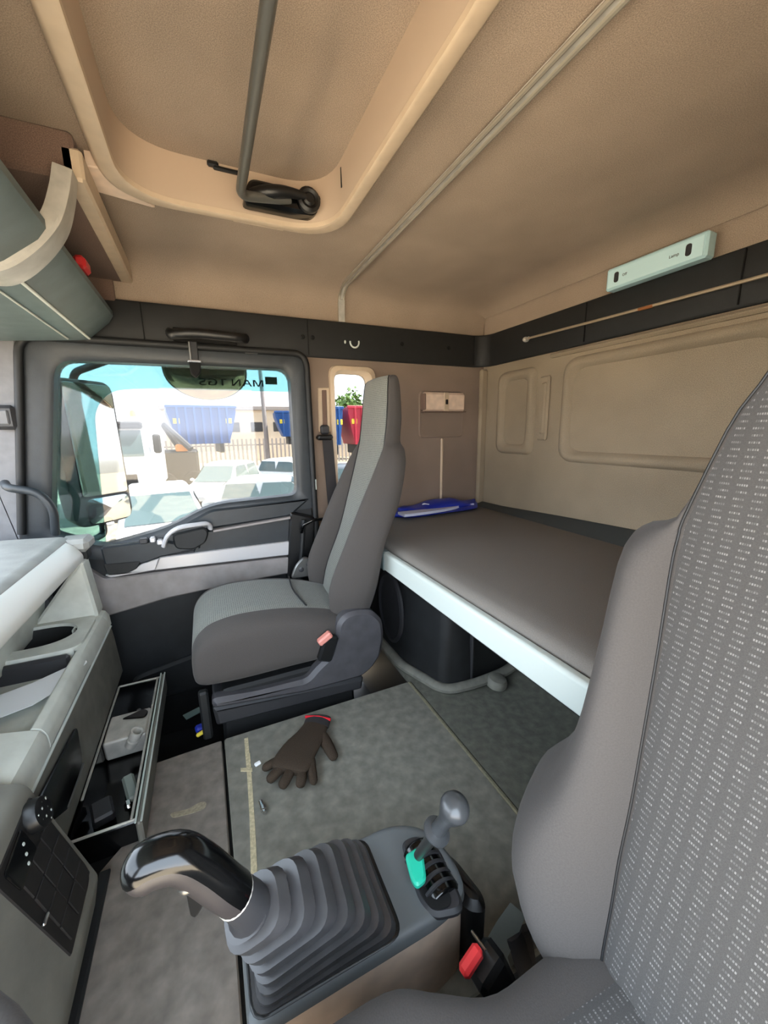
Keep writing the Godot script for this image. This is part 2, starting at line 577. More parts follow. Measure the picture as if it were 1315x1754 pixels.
	# driver-side wall: the door stands open behind the eye
	m = MB.new()
	m.box(Vector3(1.0, -.45, .23), Vector3(1.06, 1.8, .06), 0)
	m.box(Vector3(.38, .58, .23), Vector3(2.3, .36, .06), 0)
	m.box(Vector3(-.12, -1.3, .23), Vector3(1.2, .25, .06), 0)
	struct("wall_driver", m, mats.side_cloth)
	# front wall under the windscreen, roof panel in front, windscreen pane
	m = MB.new()
	m.box(Vector3(-1.0, -.92, -.85), Vector3(.08, 1.1, 2.16), 0)
	m.box(Vector3(-.76, .54, -.85), Vector3(.06, .46, 2.16), 0)
	struct("wall_front", m, mats.band_plastic)
	m = MB.new()
	m.prism(PackedVector2Array([Vector2(-1.0, -.38), Vector2(-.99, -.38), Vector2(-.765, .33), Vector2(-.775, .33)]), Vector3(0, 0, -1.86), X, Y, Vector3(0, 0, 2.03))
	struct("window_2", m, mats.window_glass)
	# pillars either side of the windscreen
	for zz in [-1.95, .17]:
		m = MB.new()
		m.prism(PackedVector2Array([Vector2(-1.04, -1.42), Vector2(-.50, -1.42), Vector2(-.50, -1.15), Vector2(-.66, -.40), Vector2(-.555, .36), Vector2(-.79, .36), Vector2(-1.04, -.36)]) if zz < -1.0 else PackedVector2Array([Vector2(-1.04, -1.42), Vector2(-.72, -1.42), Vector2(-.72, -.40), Vector2(-.60, .36), Vector2(-.79, .36), Vector2(-1.04, -.36)]), Vector3(0, 0, zz), X, Y, Vector3(0, 0, .09), .01)
		struct("wall_pillar", m, mats.pillar_grey)

func build_trim() -> void:
	# dark band round the cab: along the passenger wall and the rear wall, with a rounded corner
	var path := [Vector2(-.62, -1.875), Vector2(1.40, -1.875)]
	for k in 7:
		var a := PI / 2 * k / 6.0
		path.append(Vector2(1.40 + sin(a) * .075, -1.80 - cos(a) * .075))
	path.append(Vector2(1.475, .17))
	var m := MB.new()
	var rings := []
	for i in path.size():
		var d: Vector2 = (path[mini(i + 1, path.size() - 1)] - path[maxi(i - 1, 0)]).normalized()
		var nn := Vector2(-d.y, d.x)
		var r := PackedVector3Array()
		for q in [[-.03, .34], [-.006, .338], [0.0, .346], [.006, .42], [0.0, .494], [-.006, .502], [-.03, .50]]:
			var p: Vector2 = path[i] + nn * q[0]
			r.append(Vector3(p.x, q[1], p.y))
		rings.append(r)
	m.loft(rings)
	var band := struct("trim_1", m, mats.band_plastic)
	band.name = "trim_1"
	# seams and screw caps on the band
	for q in [[.455, .42], [.50, .42], [.96, .425], [1.24, .425]]:
		m = MB.new()
		m.lathe(Vector3(q[0], q[1], -1.868), Z, [[.010, 0.0], [.010, .002], [.006, .0045], [0.0, .0035]], 14)
		part(band, "screw_cap", m, mats.void_black)
	for q in [[-.17], [.48], [1.405]]:
		m = MB.new()
		m.box(Vector3(q[0], .42, -1.869), Vector3(.004, .15, .006), .001)
		part(band, "seam", m, mats.void_black)
	for zz in [-1.22, -.70]:
		m = MB.new()
		m.box(Vector3(1.469, .42, zz), Vector3(.006, .15, .004), .001)
		part(band, "seam", m, mats.void_black)
	# pale curved hook in the band
	m = MB.new()
	var pp := PackedVector3Array()
	for k in 13:
		var a := PI * (0.95 + 1.15 * k / 12.0)
		pp.append(Vector3(.70 + cos(a) * .022, .412 + sin(a) * .024, -1.855))
	m.tube(pp, .0042, 8)
	m.ball(Vector3(.655, .412, -1.863), Vector3(.005, .008, .004))
	solo("coat_hook", m, mats.rail_white, "small pale curved hook on the dark band above the narrow window", "hook")
	# curtain rail across the ceiling
	var t := thing("curtain_rail", Vector3(.65, .64, -.85), "ribbed metal curtain rail crossing the beige ceiling and bending down at the far wall", "rail")
	var runp := bent([Vector3(.65, .645, .12), Vector3(.65, .645, -1.83), Vector3(.65, .61, -1.882), Vector3(.65, .505, -1.89)], .06, 6)
	for q in [[-.011, .0045], [.011, .0045]]:
		m = MB.new()
		var p2 := PackedVector3Array()
		for p in runp: p2.append(p + Vector3(q[0], 0, 0))
		m.tube(p2, .0055, 8)
		part(t, "rail_lip", m, mats.rail_alloy)
	m = MB.new()
	var sect := []
	for i in runp.size():
		var d := (runp[mini(i + 1, runp.size() - 1)] - runp[maxi(i - 1, 0)]).normalized()
		var up := d.cross(X).normalized()
		if up.y < 0 and absf(d.y) < .9: up = -up
		sect.append(PackedVector3Array([runp[i] + X * -.015, runp[i] + X * .015, runp[i] + X * .015 + up * .006, runp[i] + X * -.015 + up * .006]))
	m.loft(sect)
	part(t, "rail_body", m, mats.trim_silver)
	# lamp with frosted housing on the rear wall
	t = thing("rear_lamp", Vector3(1.47, .49, -.945), "white oblong lamp housing tilted on the edge of the dark rear band", "lamp")
	m = MB.new()
	m.box(Vector3(1.45, .533, -.945), Vector3(.045, .075, .33), .006)
	part(t, "housing", m, mats.white_plastic)
	m = MB.new()
	m.box(Vector3(1.427, .531, -.945), Vector3(.004, .058, .31), .001)
	part(t, "cover_plate", m, mat("lamp_cover", Color(.80, .93, .95), .3))
	for zz in [-1.066, -.83]:
		m = MB.new()
		m.prism(rect(.016, .034, .0075, 4), Vector3(1.4255, .532, zz), Z, Y, Vector3(-.003, 0, 0))
		part(t, "switch_slot", m, mats.dark_plastic)
	for q in [[-1.035, "Off"], [-.872, "Lamp"]]:
		var tm := TextMesh.new()
		tm.text = q[1]
		tm.font_size = 16
		tm.pixel_size = .0007
		tm.depth = .0006
		var o := MeshInstance3D.new()
		o.name = "lettering"
		o.mesh = tm
		tm.material = mats.dark_plastic
		o.rotation.y = -PI / 2
		o.position = Vector3(1.4245, .532, q[0]) - t.position
		t.add_child(o, true)
	# rod along the rear band
	t = thing("curtain_rod", Vector3(1.46, .40, -1.0), "thin pale rod with a rusty patch stretched along the dark rear band", "rod")
	m = MB.new()
	m.tube(PackedVector3Array([Vector3(1.44, .414, -1.515), Vector3(1.44, .405, -1.1), Vector3(1.44, .398, -.65), Vector3(1.44, .40, .1)]), .0052, 8)
	part(t, "rod", m, mats.rusty_rod)
	m = MB.new()
	m.ball(Vector3(1.452, .415, -1.53), Vector3(.017, .012, .014))
	m.tube(PackedVector3Array([Vector3(1.475, .415, -1.54), Vector3(1.452, .415, -1.53), Vector3(1.44, .414, -1.50)]), .008, 8)
	part(t, "end_hook", m, mats.trim_silver)
	m = MB.new()
	m.tube(PackedVector3Array([Vector3(1.44, .4025, -.98), Vector3(1.44, .4015, -.93)]), .0058, 8)
	part(t, "rust_patch", m, mat("rust", Color(.60, .38, .22), .8))
	# bunk lamp on its plate on the passenger wall
	t = thing("bunk_lamp", Vector3(1.16, -.05, -1.89), "beige swivel bunk lamp set in the top of a recessed plate on the far wall", "lamp")
	m = MB.new()
	var lay := []
	for e in [[0.0, -1.90], [.004, -1.892], [.012, -1.892], [.016, -1.896]]:
		lay.append(lift(rp([Vector2(1.075 + e[0], -.045 + e[0]), Vector2(1.365 - e[0], -.045 + e[0]), Vector2(1.365 - e[0], .205 - e[0]), Vector2(1.075 + e[0], .205 - e[0])], .03, 5), Vector3(0, 0, e[1]), X, Y))
	m.loft(lay)
	part(t, "plate", m, mats.side_cloth, 50)
	m = MB.new()
	m.box(Vector3(1.215, .145, -1.872), Vector3(.265, .10, .04), .012)
	part(t, "lamp_body", m, mats.tan_plastic)
	m = MB.new()
	m.box(Vector3(1.218, .145, -1.85), Vector3(.03, .10, .008), .003)
	part(t, "centre_strip", m, mats.beige_plastic)
	m = MB.new()
	m.prism(rect(.014, .026, .006), Vector3(1.218, .145, -1.846), X, Y, Vector3(0, 0, .004))
	part(t, "switch", m, mats.black_plastic)
	m = MB.new()
	m.box(Vector3(1.085, .145, -1.868), Vector3(.012, .085, .044), .004)
	m.box(Vector3(1.215, .094, -1.868), Vector3(.27, .006, .044), .002)
	part(t, "rim", m, mats.shelf_cloth)
	m = MB.new()
	m.box(Vector3(1.222, -.24, -1.894), Vector3(.016, .38, .012), .005)
	solo("cable_duct", m, mats.beige_plastic, "slim beige strip running down the far wall below the bunk lamp", "duct")

func build_hatch() -> void:
	var t := thing("roof_hatch", Vector3(.15, .62, -.9), "beige roof hatch surround moulded round a cloth blind in the ceiling", "hatch")
	var m := MB.new()
	var lay := []
	for e in [[.050, .668], [.044, .640], [.038, .626], [.030, .620], [.006, .617], [.0, .620], [-.001, .632]]:
		lay.append(lift(rp([Vector2(-.128 - e[0], -1.352 - e[0]), Vector2(.432 + e[0], -1.352 - e[0]), Vector2(.432 + e[0], -.47 + e[0]), Vector2(-.128 - e[0], -.47 + e[0])], .15, 9), Vector3(0, e[1], 0), X, Z))
	m.loft(lay, true, false, Vector2.ONE, Vector3.DOWN)
	part(t, "surround", m, mats.beige_plastic, 50)
	m = MB.new()
	lay = []
	for e in [[.001, .630], [-.004, .66], [-.006, .752]]:
		lay.append(lift(rp([Vector2(-.128 - e[0], -1.352 - e[0]), Vector2(.432 + e[0], -1.352 - e[0]), Vector2(.432 + e[0], -.47 + e[0]), Vector2(-.128 - e[0], -.47 + e[0])], .15, 9), Vector3(0, e[1], 0), X, Z))
	m.loft(lay, true, false, Vector2.ONE, Vector3.DOWN)
	part(t, "inner_wall", m, mats.inner_wall, 50)
	m = MB.new()
	m.prism(rp([Vector2(-.14, -1.37), Vector2(.445, -1.37), Vector2(.445, -.45), Vector2(-.14, -.45)], .15, 9), Vector3(0, .742, 0), X, Z, Vector3(0, .02, 0))
	part(t, "blind", m, mats.headliner)
	# small cover flaps moulded on the surround
	m = MB.new()
	m.box(Vector3(.22, .6235, -1.378), Vector3(.15, .006, .022), .002)
	part(t, "cover_flap", m, mats.beige_plastic)
	m = MB.new()
	m.prism(PackedVector2Array([Vector2(-.196, -1.385), Vector2(-.06, -1.415), Vector2(-.16, -1.27), Vector2(-.19, -1.27)]), Vector3(0, .628, 0), X, Z, Vector3(0, .04, 0), .003)
	part(t, "corner_cover", m, mats.tan_plastic)
	m = MB.new()
	m.box(Vector3(.428, .70, -1.20), Vector3(.005, .05, .006), .001)
	part(t, "slot", m, mats.void_black)
	m = MB.new()
	m.tube(bent([Vector3(-.130, .739, -.95), Vector3(-.130, .739, -1.354), Vector3(.40, .739, -1.354)], .15, 10), .0065, 6)
	part(t, "seal", m, mats.void_black)
	# the opening bar and its catch
	t = thing("hatch_bar", Vector3(.16, .62, -1.0), "grey tubular bar crossing the roof hatch with a black catch at its end", "handle")
	m = MB.new()
	m.tube(bent([Vector3(.152, .628, -.45), Vector3(.157, .635, -1.27), Vector3(.30, .665, -1.30)], .035, 6), .0125, 14)
	part(t, "bar", m, mat("bar_grey", Color(.36, .36, .345), .35, .3))
	m = MB.new()
	m.prism(rp([Vector2(.165, .636), Vector2(.32, .636), Vector2(.38, .64), Vector2(.40, .70), Vector2(.19, .70)], .02), Vector3(0, 0, -1.345), X, Y, Vector3(0, 0, .05), .008)
	part(t, "catch_body", m, mats.black_gloss)
	m = MB.new()
	m.lathe(Vector3(.355, .672, -1.297), Z, [[.034, 0.0], [.034, .012], [.026, .018], [.018, .015], [.012, .02], [0.0, .02]], 20)
	m.tube(curve([Vector3(.19, .66, -1.30), Vector3(.24, .665, -1.28), Vector3(.30, .675, -1.28), Vector3(.345, .675, -1.285)], 10), [.012, .015, .017, .018, .018, .017, .015, .013, .012, .011, .01], 10)
	part(t, "catch_lever", m, mats.black_plastic)
	m = MB.new()
	m.box(Vector3(.10, .735, -1.345), Vector3(.03, .014, .018), .004)
	m.box(Vector3(.145, .728, -1.345), Vector3(.09, .01, .014), .003)
	part(t, "clip", m, mats.black_plastic)

func build_overhead() -> void:
	var t := thing("overhead_console", Vector3(-.4, .35, -.85), "grey rounded overhead console running above the windscreen with a worn silver hoop", "console")
	var m := MB.new()
	var prof := [Vector2(-.725, .47), Vector2(-.274, .456), Vector2(-.259, .448), Vector2(-.259, .43), Vector2(-.275, .405), Vector2(-.335, .352), Vector2(-.35, .342), Vector2(-.375, .338), Vector2(-.62, .318), Vector2(-.725, .328)]
	m.prism(PackedVector2Array(prof), Vector3(0, 0, -1.84), X, Y, Vector3(0, 0, 1.98), .004)
	part(t, "body", m, mats.console_teal, 30)
	m = MB.new()
	# the hoop: a band wrapped round the console, rising to the compartment box
	var a := [Vector3(-.52, .325, 0), Vector3(-.40, .330, 0), Vector3(-.345, .338, 0), Vector3(-.29, .383, 0), Vector3(-.243, .445, 0), Vector3(-.219, .51, 0), Vector3(-.207, .566, 0)]
	var path := curve(a, 30)
	var rings := []
	for i in path.size():
		var d := (path[mini(i + 1, path.size() - 1)] - path[maxi(i - 1, 0)]).normalized()
		var nn := d.cross(Z)
		if nn.x < 0 and nn.y > 0: nn = -nn
		var wid := .115 - .07 * float(i) / path.size()
		var r := PackedVector3Array()
		for q in [[0.0, -.028], [0.0, 0.0], [.06, .006], [.94, .006], [1.0, 0.0], [1.0, -.028]]:
			r.append(path[i] + nn * q[1] + Vector3(0, 0, -1.215 + q[0] * wid))
		rings.append(r)
	m.loft(rings)
	var hoop := part(t, "hoop", m, mats.trim_silver, 35, "worn silver hoop round the console")
	m = MB.new()
	m.lathe(Vector3(-.325, .355, -1.16), Vector3(.7, -.7, 0), [[.0115, 0.0], [.0115, .003], [.008, .0035], [.0075, .0005], [0.0, .0005]], 16)
	part(hoop, "screw", m, mats.black_plastic)
	m = MB.new()
	m.box(Vector3(-.342, .3445, -1.52), Vector3(.010, .006, .62), .002)
	part(t, "ridge_highlight", m, mats.dash_light)  # pale strip paints the highlight along the ridge
	m = MB.new()
	m.box(Vector3(-.40, .334, -.85), Vector3(.006, .006, 1.9), .002)
	part(t, "lower_edge_highlight", m, mats.dash_light)  # second thin pale strip, a painted highlight on the lower edge
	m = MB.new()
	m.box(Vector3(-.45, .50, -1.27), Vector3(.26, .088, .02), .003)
	part(t, "cavity_shade", m, mats.void_black)  # black slab added to paint the darkness inside the shelf cavity
	# compartment hung from the ceiling beyond the hoop
	t = thing("overhead_locker", Vector3(-.45, .56, -1.55), "brown cloth-lined overhead locker hung from the ceiling beside the hatch", "locker")
	m = MB.new()
	m.box(Vector3(-.475, .615, -1.55), Vector3(.55, .098, .68), .008)
	part(t, "box", m, mats.shelf_cloth)
	m = MB.new()
	m.box(Vector3(-.207, .598, -1.55), Vector3(.042, .066, .68), .006)
	part(t, "front_rail", m, mats.beige_plastic)
	m = MB.new()
	m.box(Vector3(-.5, .52, -1.885), Vector3(.5, .12, .02), .004)
	m.box(Vector3(-.72, .52, -.85), Vector3(.02, .12, 1.9), .004)
	struct("trim_2", m, mats.shelf_cloth)
	m = MB.new()
	m.box(Vector3(-.27, .482, -1.50), Vector3(.03, .035, .07), .008)
	solo("red_reflector", m, mats.red_plastic, "small red plastic piece lying on the overhead console shelf", "reflector")

# an outline on the far door, given as points of x and y, from z0 forward to z1
func plate(parent: Node3D, called: String, pts: Array, r, z0: float, z1: float, m: Material, bev := 0.004, label := "") -> MeshInstance3D:
	var b := MB.new()
	var rr = r if r is Array else maxf(r, bev * 1.6)
	b.prism(rp(pts, rr), Vector3(0, 0, z0), X, Y, Vector3(0, 0, z1 - z0), bev)
	return part(parent, called, b, m, 40, label)

func build_door() -> void:
	var t := thing("cab_door", Vector3(-.1, -1.3, -1.9), "dark grey far cab door with a big window, silver stripe and grey lower panel", "door")
	t.name = "door_1"
	t.set_meta("kind", "structure")
	var inner := [Vector2(-.467, .272), Vector2(.388, .278), Vector2(.388, -.30), Vector2(-.005, -.312), Vector2(-.165, -.395), Vector2(-.42, -.448), Vector2(-.575, -.372)]
	var outer := [Vector2(-.548, .338), Vector2(.452, .338), Vector2(.458, -.37), Vector2(.03, -.385), Vector2(-.13, -.46), Vector2(-.42, -.505), Vector2(-.668, -.42)]
	var ri := [.06, .06, .04, .1, .1, .03, .03]
	var mid := []
	for i in 7: mid.append(inner[i].lerp(outer[i], .3))
	var m := MB.new()
	m.loft([lift(rp(outer, [.05, .05, .02, .1, .1, .03, .02], 6), Vector3(0, 0, -1.91), X, Y), lift(rp(outer, [.05, .05, .02, .1, .1, .03, .02], 6), Vector3(0, 0, -1.862), X, Y), lift(rp(mid, ri, 6), Vector3(0, 0, -1.858), X, Y), lift(rp(inner, ri, 6), Vector3(0, 0, -1.872), X, Y), lift(rp(inner, ri, 6), Vector3(0, 0, -1.94), X, Y)], true, false, Vector2.ONE, Vector3.BACK)
	part(t, "window_frame", m, mats.door_dark, 50)
	# rubber seal round the frame
	m = MB.new()
	m.tube(bent([Vector3(-.655, -.36, -1.852), Vector3(-.552, .345, -1.852), Vector3(.462, .345, -1.852), Vector3(.468, -.75, -1.852)], .06, 6), .014, 10)
	part(t, "seal", m, mats.rubber)
	plate(t, "pane", inner, ri, -1.925, -1.920, mats.tinted_glass, 0.0)
	# carcass under the window
	plate(t, "lower_panel", [Vector2(-.66, -.42), Vector2(-.42, -.50), Vector2(-.13, -.455), Vector2(.03, -.38), Vector2(.46, -.365), Vector2(.46, -1.2), Vector2(-.62, -1.2)], .02, -1.96, -1.885, mats.door_black)
	plate(t, "sill", [Vector2(.445, -.318), Vector2(-.0, -.332), Vector2(-.15, -.405), Vector2(-0.173, -0.428), Vector2(-0.023, -0.416), Vector2(0.340, -0.396)], .02, -1.90, -1.845, mats.door_dark, .008)
	plate(t, "ledge_highlight", [Vector2(0.000, -0.419), Vector2(0.341, -0.394), Vector2(0.340, -0.405), Vector2(-0.001, -0.429)], .0, -1.90, -1.825, mats.door_grey, .002)  # lighter grey puts the highlight of the ledge line into its colour
	plate(t, "armrest_panel", [Vector2(-0.048, -0.431), Vector2(0.344, -0.410), Vector2(0.336, -0.529), Vector2(-0.093, -0.524)], .015, -1.90, -1.865, mats.door_dark, .004)
	plate(t, "switch_shelf", [Vector2(-0.419, -0.443), Vector2(-0.217, -0.438), Vector2(-0.055, -0.495), Vector2(-0.215, -0.513), Vector2(-0.275, -0.530), Vector2(-0.413, -0.518)], .01, -1.90, -1.835, mats.door_dark, .006)
	plate(t, "stripe", [Vector2(-0.221, -0.517), Vector2(0.336, -0.521), Vector2(0.331, -0.589), Vector2(-0.248, -0.573)], .004, -1.90, -1.85, mats.silver_paint, .004, "silver stripe")
	plate(t, "grey_panel", [Vector2(-0.253, -0.583), Vector2(0.331, -0.601), Vector2(0.325, -0.685), Vector2(0.114, -0.689), Vector2(-0.205, -0.708), Vector2(-0.455, -0.746), Vector2(-0.476, -0.530), Vector2(-0.428, -0.581)], .012, -1.90, -1.852, mats.door_grey, .006)
	plate(t, "pocket_lip", [Vector2(-0.420, -0.559), Vector2(-0.335, -0.563), Vector2(-0.289, -0.534), Vector2(-0.221, -0.519), Vector2(-0.242, -0.568), Vector2(-0.402, -0.574)], .006, -1.90, -1.838, mats.silver_paint, .003, "silver pocket lip")
	plate(t, "pocket", [Vector2(-0.418, -0.512), Vector2(-0.287, -0.518), Vector2(-0.307, -0.550), Vector2(-0.346, -0.562), Vector2(-0.409, -0.559)], .01, -1.90, -1.832, mats.band_plastic, .003)
	plate(t, "kick_pocket", [Vector2(-.40, -1.06), Vector2(.30, -.93), Vector2(.30, -1.19), Vector2(-.40, -1.19)], .05, -1.90, -1.862, mats.door_black, .012)
	# pull handle: scooped cup with a bright bar over it
	var h := plate(t, "handle_cup", [Vector2(-0.162, -0.420), Vector2(-0.034, -0.402), Vector2(-0.018, -0.428), Vector2(-0.036, -0.473), Vector2(-0.090, -0.497), Vector2(-0.156, -0.483)], .02, -1.86, -1.825, mats.band_plastic, .006)
	m = MB.new()
	m.tube(curve([Vector3(-0.197, -0.464, -1.82), Vector3(-0.176, -0.418, -1.81), Vector3(-0.133, -0.388, -1.8), Vector3(-0.066, -0.381, -1.8), Vector3(-0.018, -0.384, -1.81), Vector3(-0.011, -0.41, -1.83)], 20), .013, 10, Vector2(.7, 1.0))
	part(h, "handle_bar", m, mats.silver_paint)
	for q in [[Vector3(-0.266, -0.432, -1.83), .03], [Vector3(-0.233, -0.431, -1.83), .02], [Vector3(-0.208, -0.444, -1.83), .022]]:
		m = MB.new()
		m.box(q[0], Vector3(q[1], .022, .03), .004)
		part(t, "switch", m, mats.silver_paint if q[1] < .03 else mats.dark_plastic)
	# shut edge at the rear of the door
	plate(t, "shut_edge", [Vector2(0.342, -0.374), Vector2(0.462, -0.413), Vector2(0.411, -0.820), Vector2(0.301, -0.785)], .01, -1.93, -1.835, mats.black_plastic, .008)
	m = MB.new()
	m.tube(PackedVector3Array([Vector3(0.401, -0.415, -1.825), Vector3(0.355, -0.796, -1.825)]), .012, 8)
	part(t, "shut_seal", m, mats.rubber)
	m = MB.new()
	m.box(Vector3(0.468, -0.252, -1.85), Vector3(.02, .055, .02), .004)
	part(t, "striker", m, mats.rail_white)
	m = MB.new()
	m.box(Vector3(0.224, 0.337, -1.85), Vector3(.055, .014, .01), .003)
	part(t, "tag_plate", m, mats.dull_steel)
	# loop of black tube on the shut edge
	m = MB.new()
	m.tube(bent([Vector3(0.381, -0.47, -1.8), Vector3(0.384, -0.432, -1.78), Vector3(0.43, -0.409, -1.77), Vector3(0.542, -0.414, -1.79)], .02, 5), .008, 10)
	solo("loop_handle", m, mats.black_gloss, "thin black bent bar beside the far seat's backrest at the door's rear edge", "handle")
	# grab handle over the door, with the strap clip under it
	t = thing("roof_grip", Vector3(.06, .36, -1.86), "black grab handle on the dark band above the far door", "handle")
	m = MB.new()
	m.tube(curve([Vector3(-0.08, 0.388, -1.84), Vector3(-0.066, 0.376, -1.8), Vector3(0.003, 0.382, -1.79), Vector3(0.109, 0.381, -1.79), Vector3(0.181, 0.38, -1.8), Vector3(0.206, 0.388, -1.84)], 24), .019, 12, Vector2(1.0, .75), Y)
	part(t, "grip", m, mats.black_plastic)
	m = MB.new()
	m.box(Vector3(0.05, 0.387, -1.862), Vector3(.24, .055, .012), .005)
	part(t, "recess", m, mats.void_black)
	t = thing("strap_clip", Vector3(-0.003, 0.227, -1.84), "black strap with a silver-banded clip hanging from the handle in front of the window", "clip")
	m = MB.new()
	m.box(Vector3(-0.014, 0.309, -1.835), Vector3(.008, .10, .012), .002)
	part(t, "strap_edge", m, mats.dull_steel)
	m = MB.new()
	m.box(Vector3(0, 0.317, -1.84), Vector3(.03, .09, .006), .002)
	part(t, "strap", m, mats.black_plastic)
	m = MB.new()
	m.prism(rp([Vector2(-0.022, 0.288), Vector2(0.023, 0.290), Vector2(0.018, 0.243), Vector2(-0.002, 0.219), Vector2(-0.021, 0.236)], .008), Vector3(0, 0, -1.845), X, Y, Vector3(0, 0, .022), .004)
	part(t, "clip_body", m, mats.void_black)
	m = MB.new()
	m.box(Vector3(-0.001, 0.283, -1.82), Vector3(.05, .010, .006), .002)
	part(t, "silver_band", m, mats.chrome)
	# pillar: grey tube handle and a small speaker
	m = MB.new()
	m.tube(bent([Vector3(-0.66, -0.164, -1.82), Vector3(-0.642, -0.177, -1.78), Vector3(-0.555, -0.197, -1.77), Vector3(-0.522, -0.263, -1.77), Vector3(-0.54, -0.362, -1.8)], .05, 6), .014, 12)
	solo("grab_bar", m, mats.door_dark, "grey bent tube handle on the front pillar left of the far window", "handle")
	t = thing("pillar_speaker", Vector3(-0.639, 0.031, -1.86), "small grey square-faced speaker on the front pillar at the left edge", "speaker")
	m = MB.new()
	m.box(Vector3(-0.631, 0.065, -1.845), Vector3(.07, .085, .03), .012)
	part(t, "housing", m, mats.dark_plastic)
	m = MB.new()
	m.box(Vector3(-0.632, 0.065, -1.828), Vector3(.035, .05, .01), .004)
	part(t, "grille", m, mats.pillar_grey)
	# seat belt on the pillar behind the door
	t = thing("seat_belt", Vector3(0.592, -0.418, -1.89), "dark seat belt hanging from a black height adjuster beside the narrow window", "seat belt")
	plate(t, "slot_plate", [Vector2(0.521, 0.204), Vector2(0.578, 0.206), Vector2(0.575, -0.004), Vector2(0.516, -0.003)], .006, -1.905, -1.893, mats.beige_plastic, .003)
	plate(t, "slot", [Vector2(0.539, 0.193), Vector2(0.562, 0.194), Vector2(0.559, 0.002), Vector2(0.535, 0.002)], .003, -1.90, -1.890, mats.shelf_cloth, .001)
	m = MB.new()
	m.box(Vector3(0.54, 0.007, -1.875), Vector3(.042, .045, .03), .008)
	part(t, "adjuster", m, mats.dark_plastic)
	m = MB.new()
	m.box(Vector3(0.535, -0.029, -1.865), Vector3(.075, .026, .045), .008)
	part(t, "guide", m, mats.black_plastic)
	m = MB.new()
	var rr := []
	for q in [[Vector3(0.55, -0.037, -1.868), .026], [Vector3(0.556, -0.174, -1.868), .026], [Vector3(0.565, -0.441, -1.868), .026], [Vector3(0.563, -0.789, -1.868), .026]]:
		rr.append(PackedVector3Array([q[0] + Vector3(-q[1], 0, 0), q[0] + Vector3(q[1], 0, 0), q[0] + Vector3(q[1], 0, -.003), q[0] + Vector3(-q[1], 0, -.003)]))
	m.loft(rr)
	part(t, "webbing", m, mats.belt)

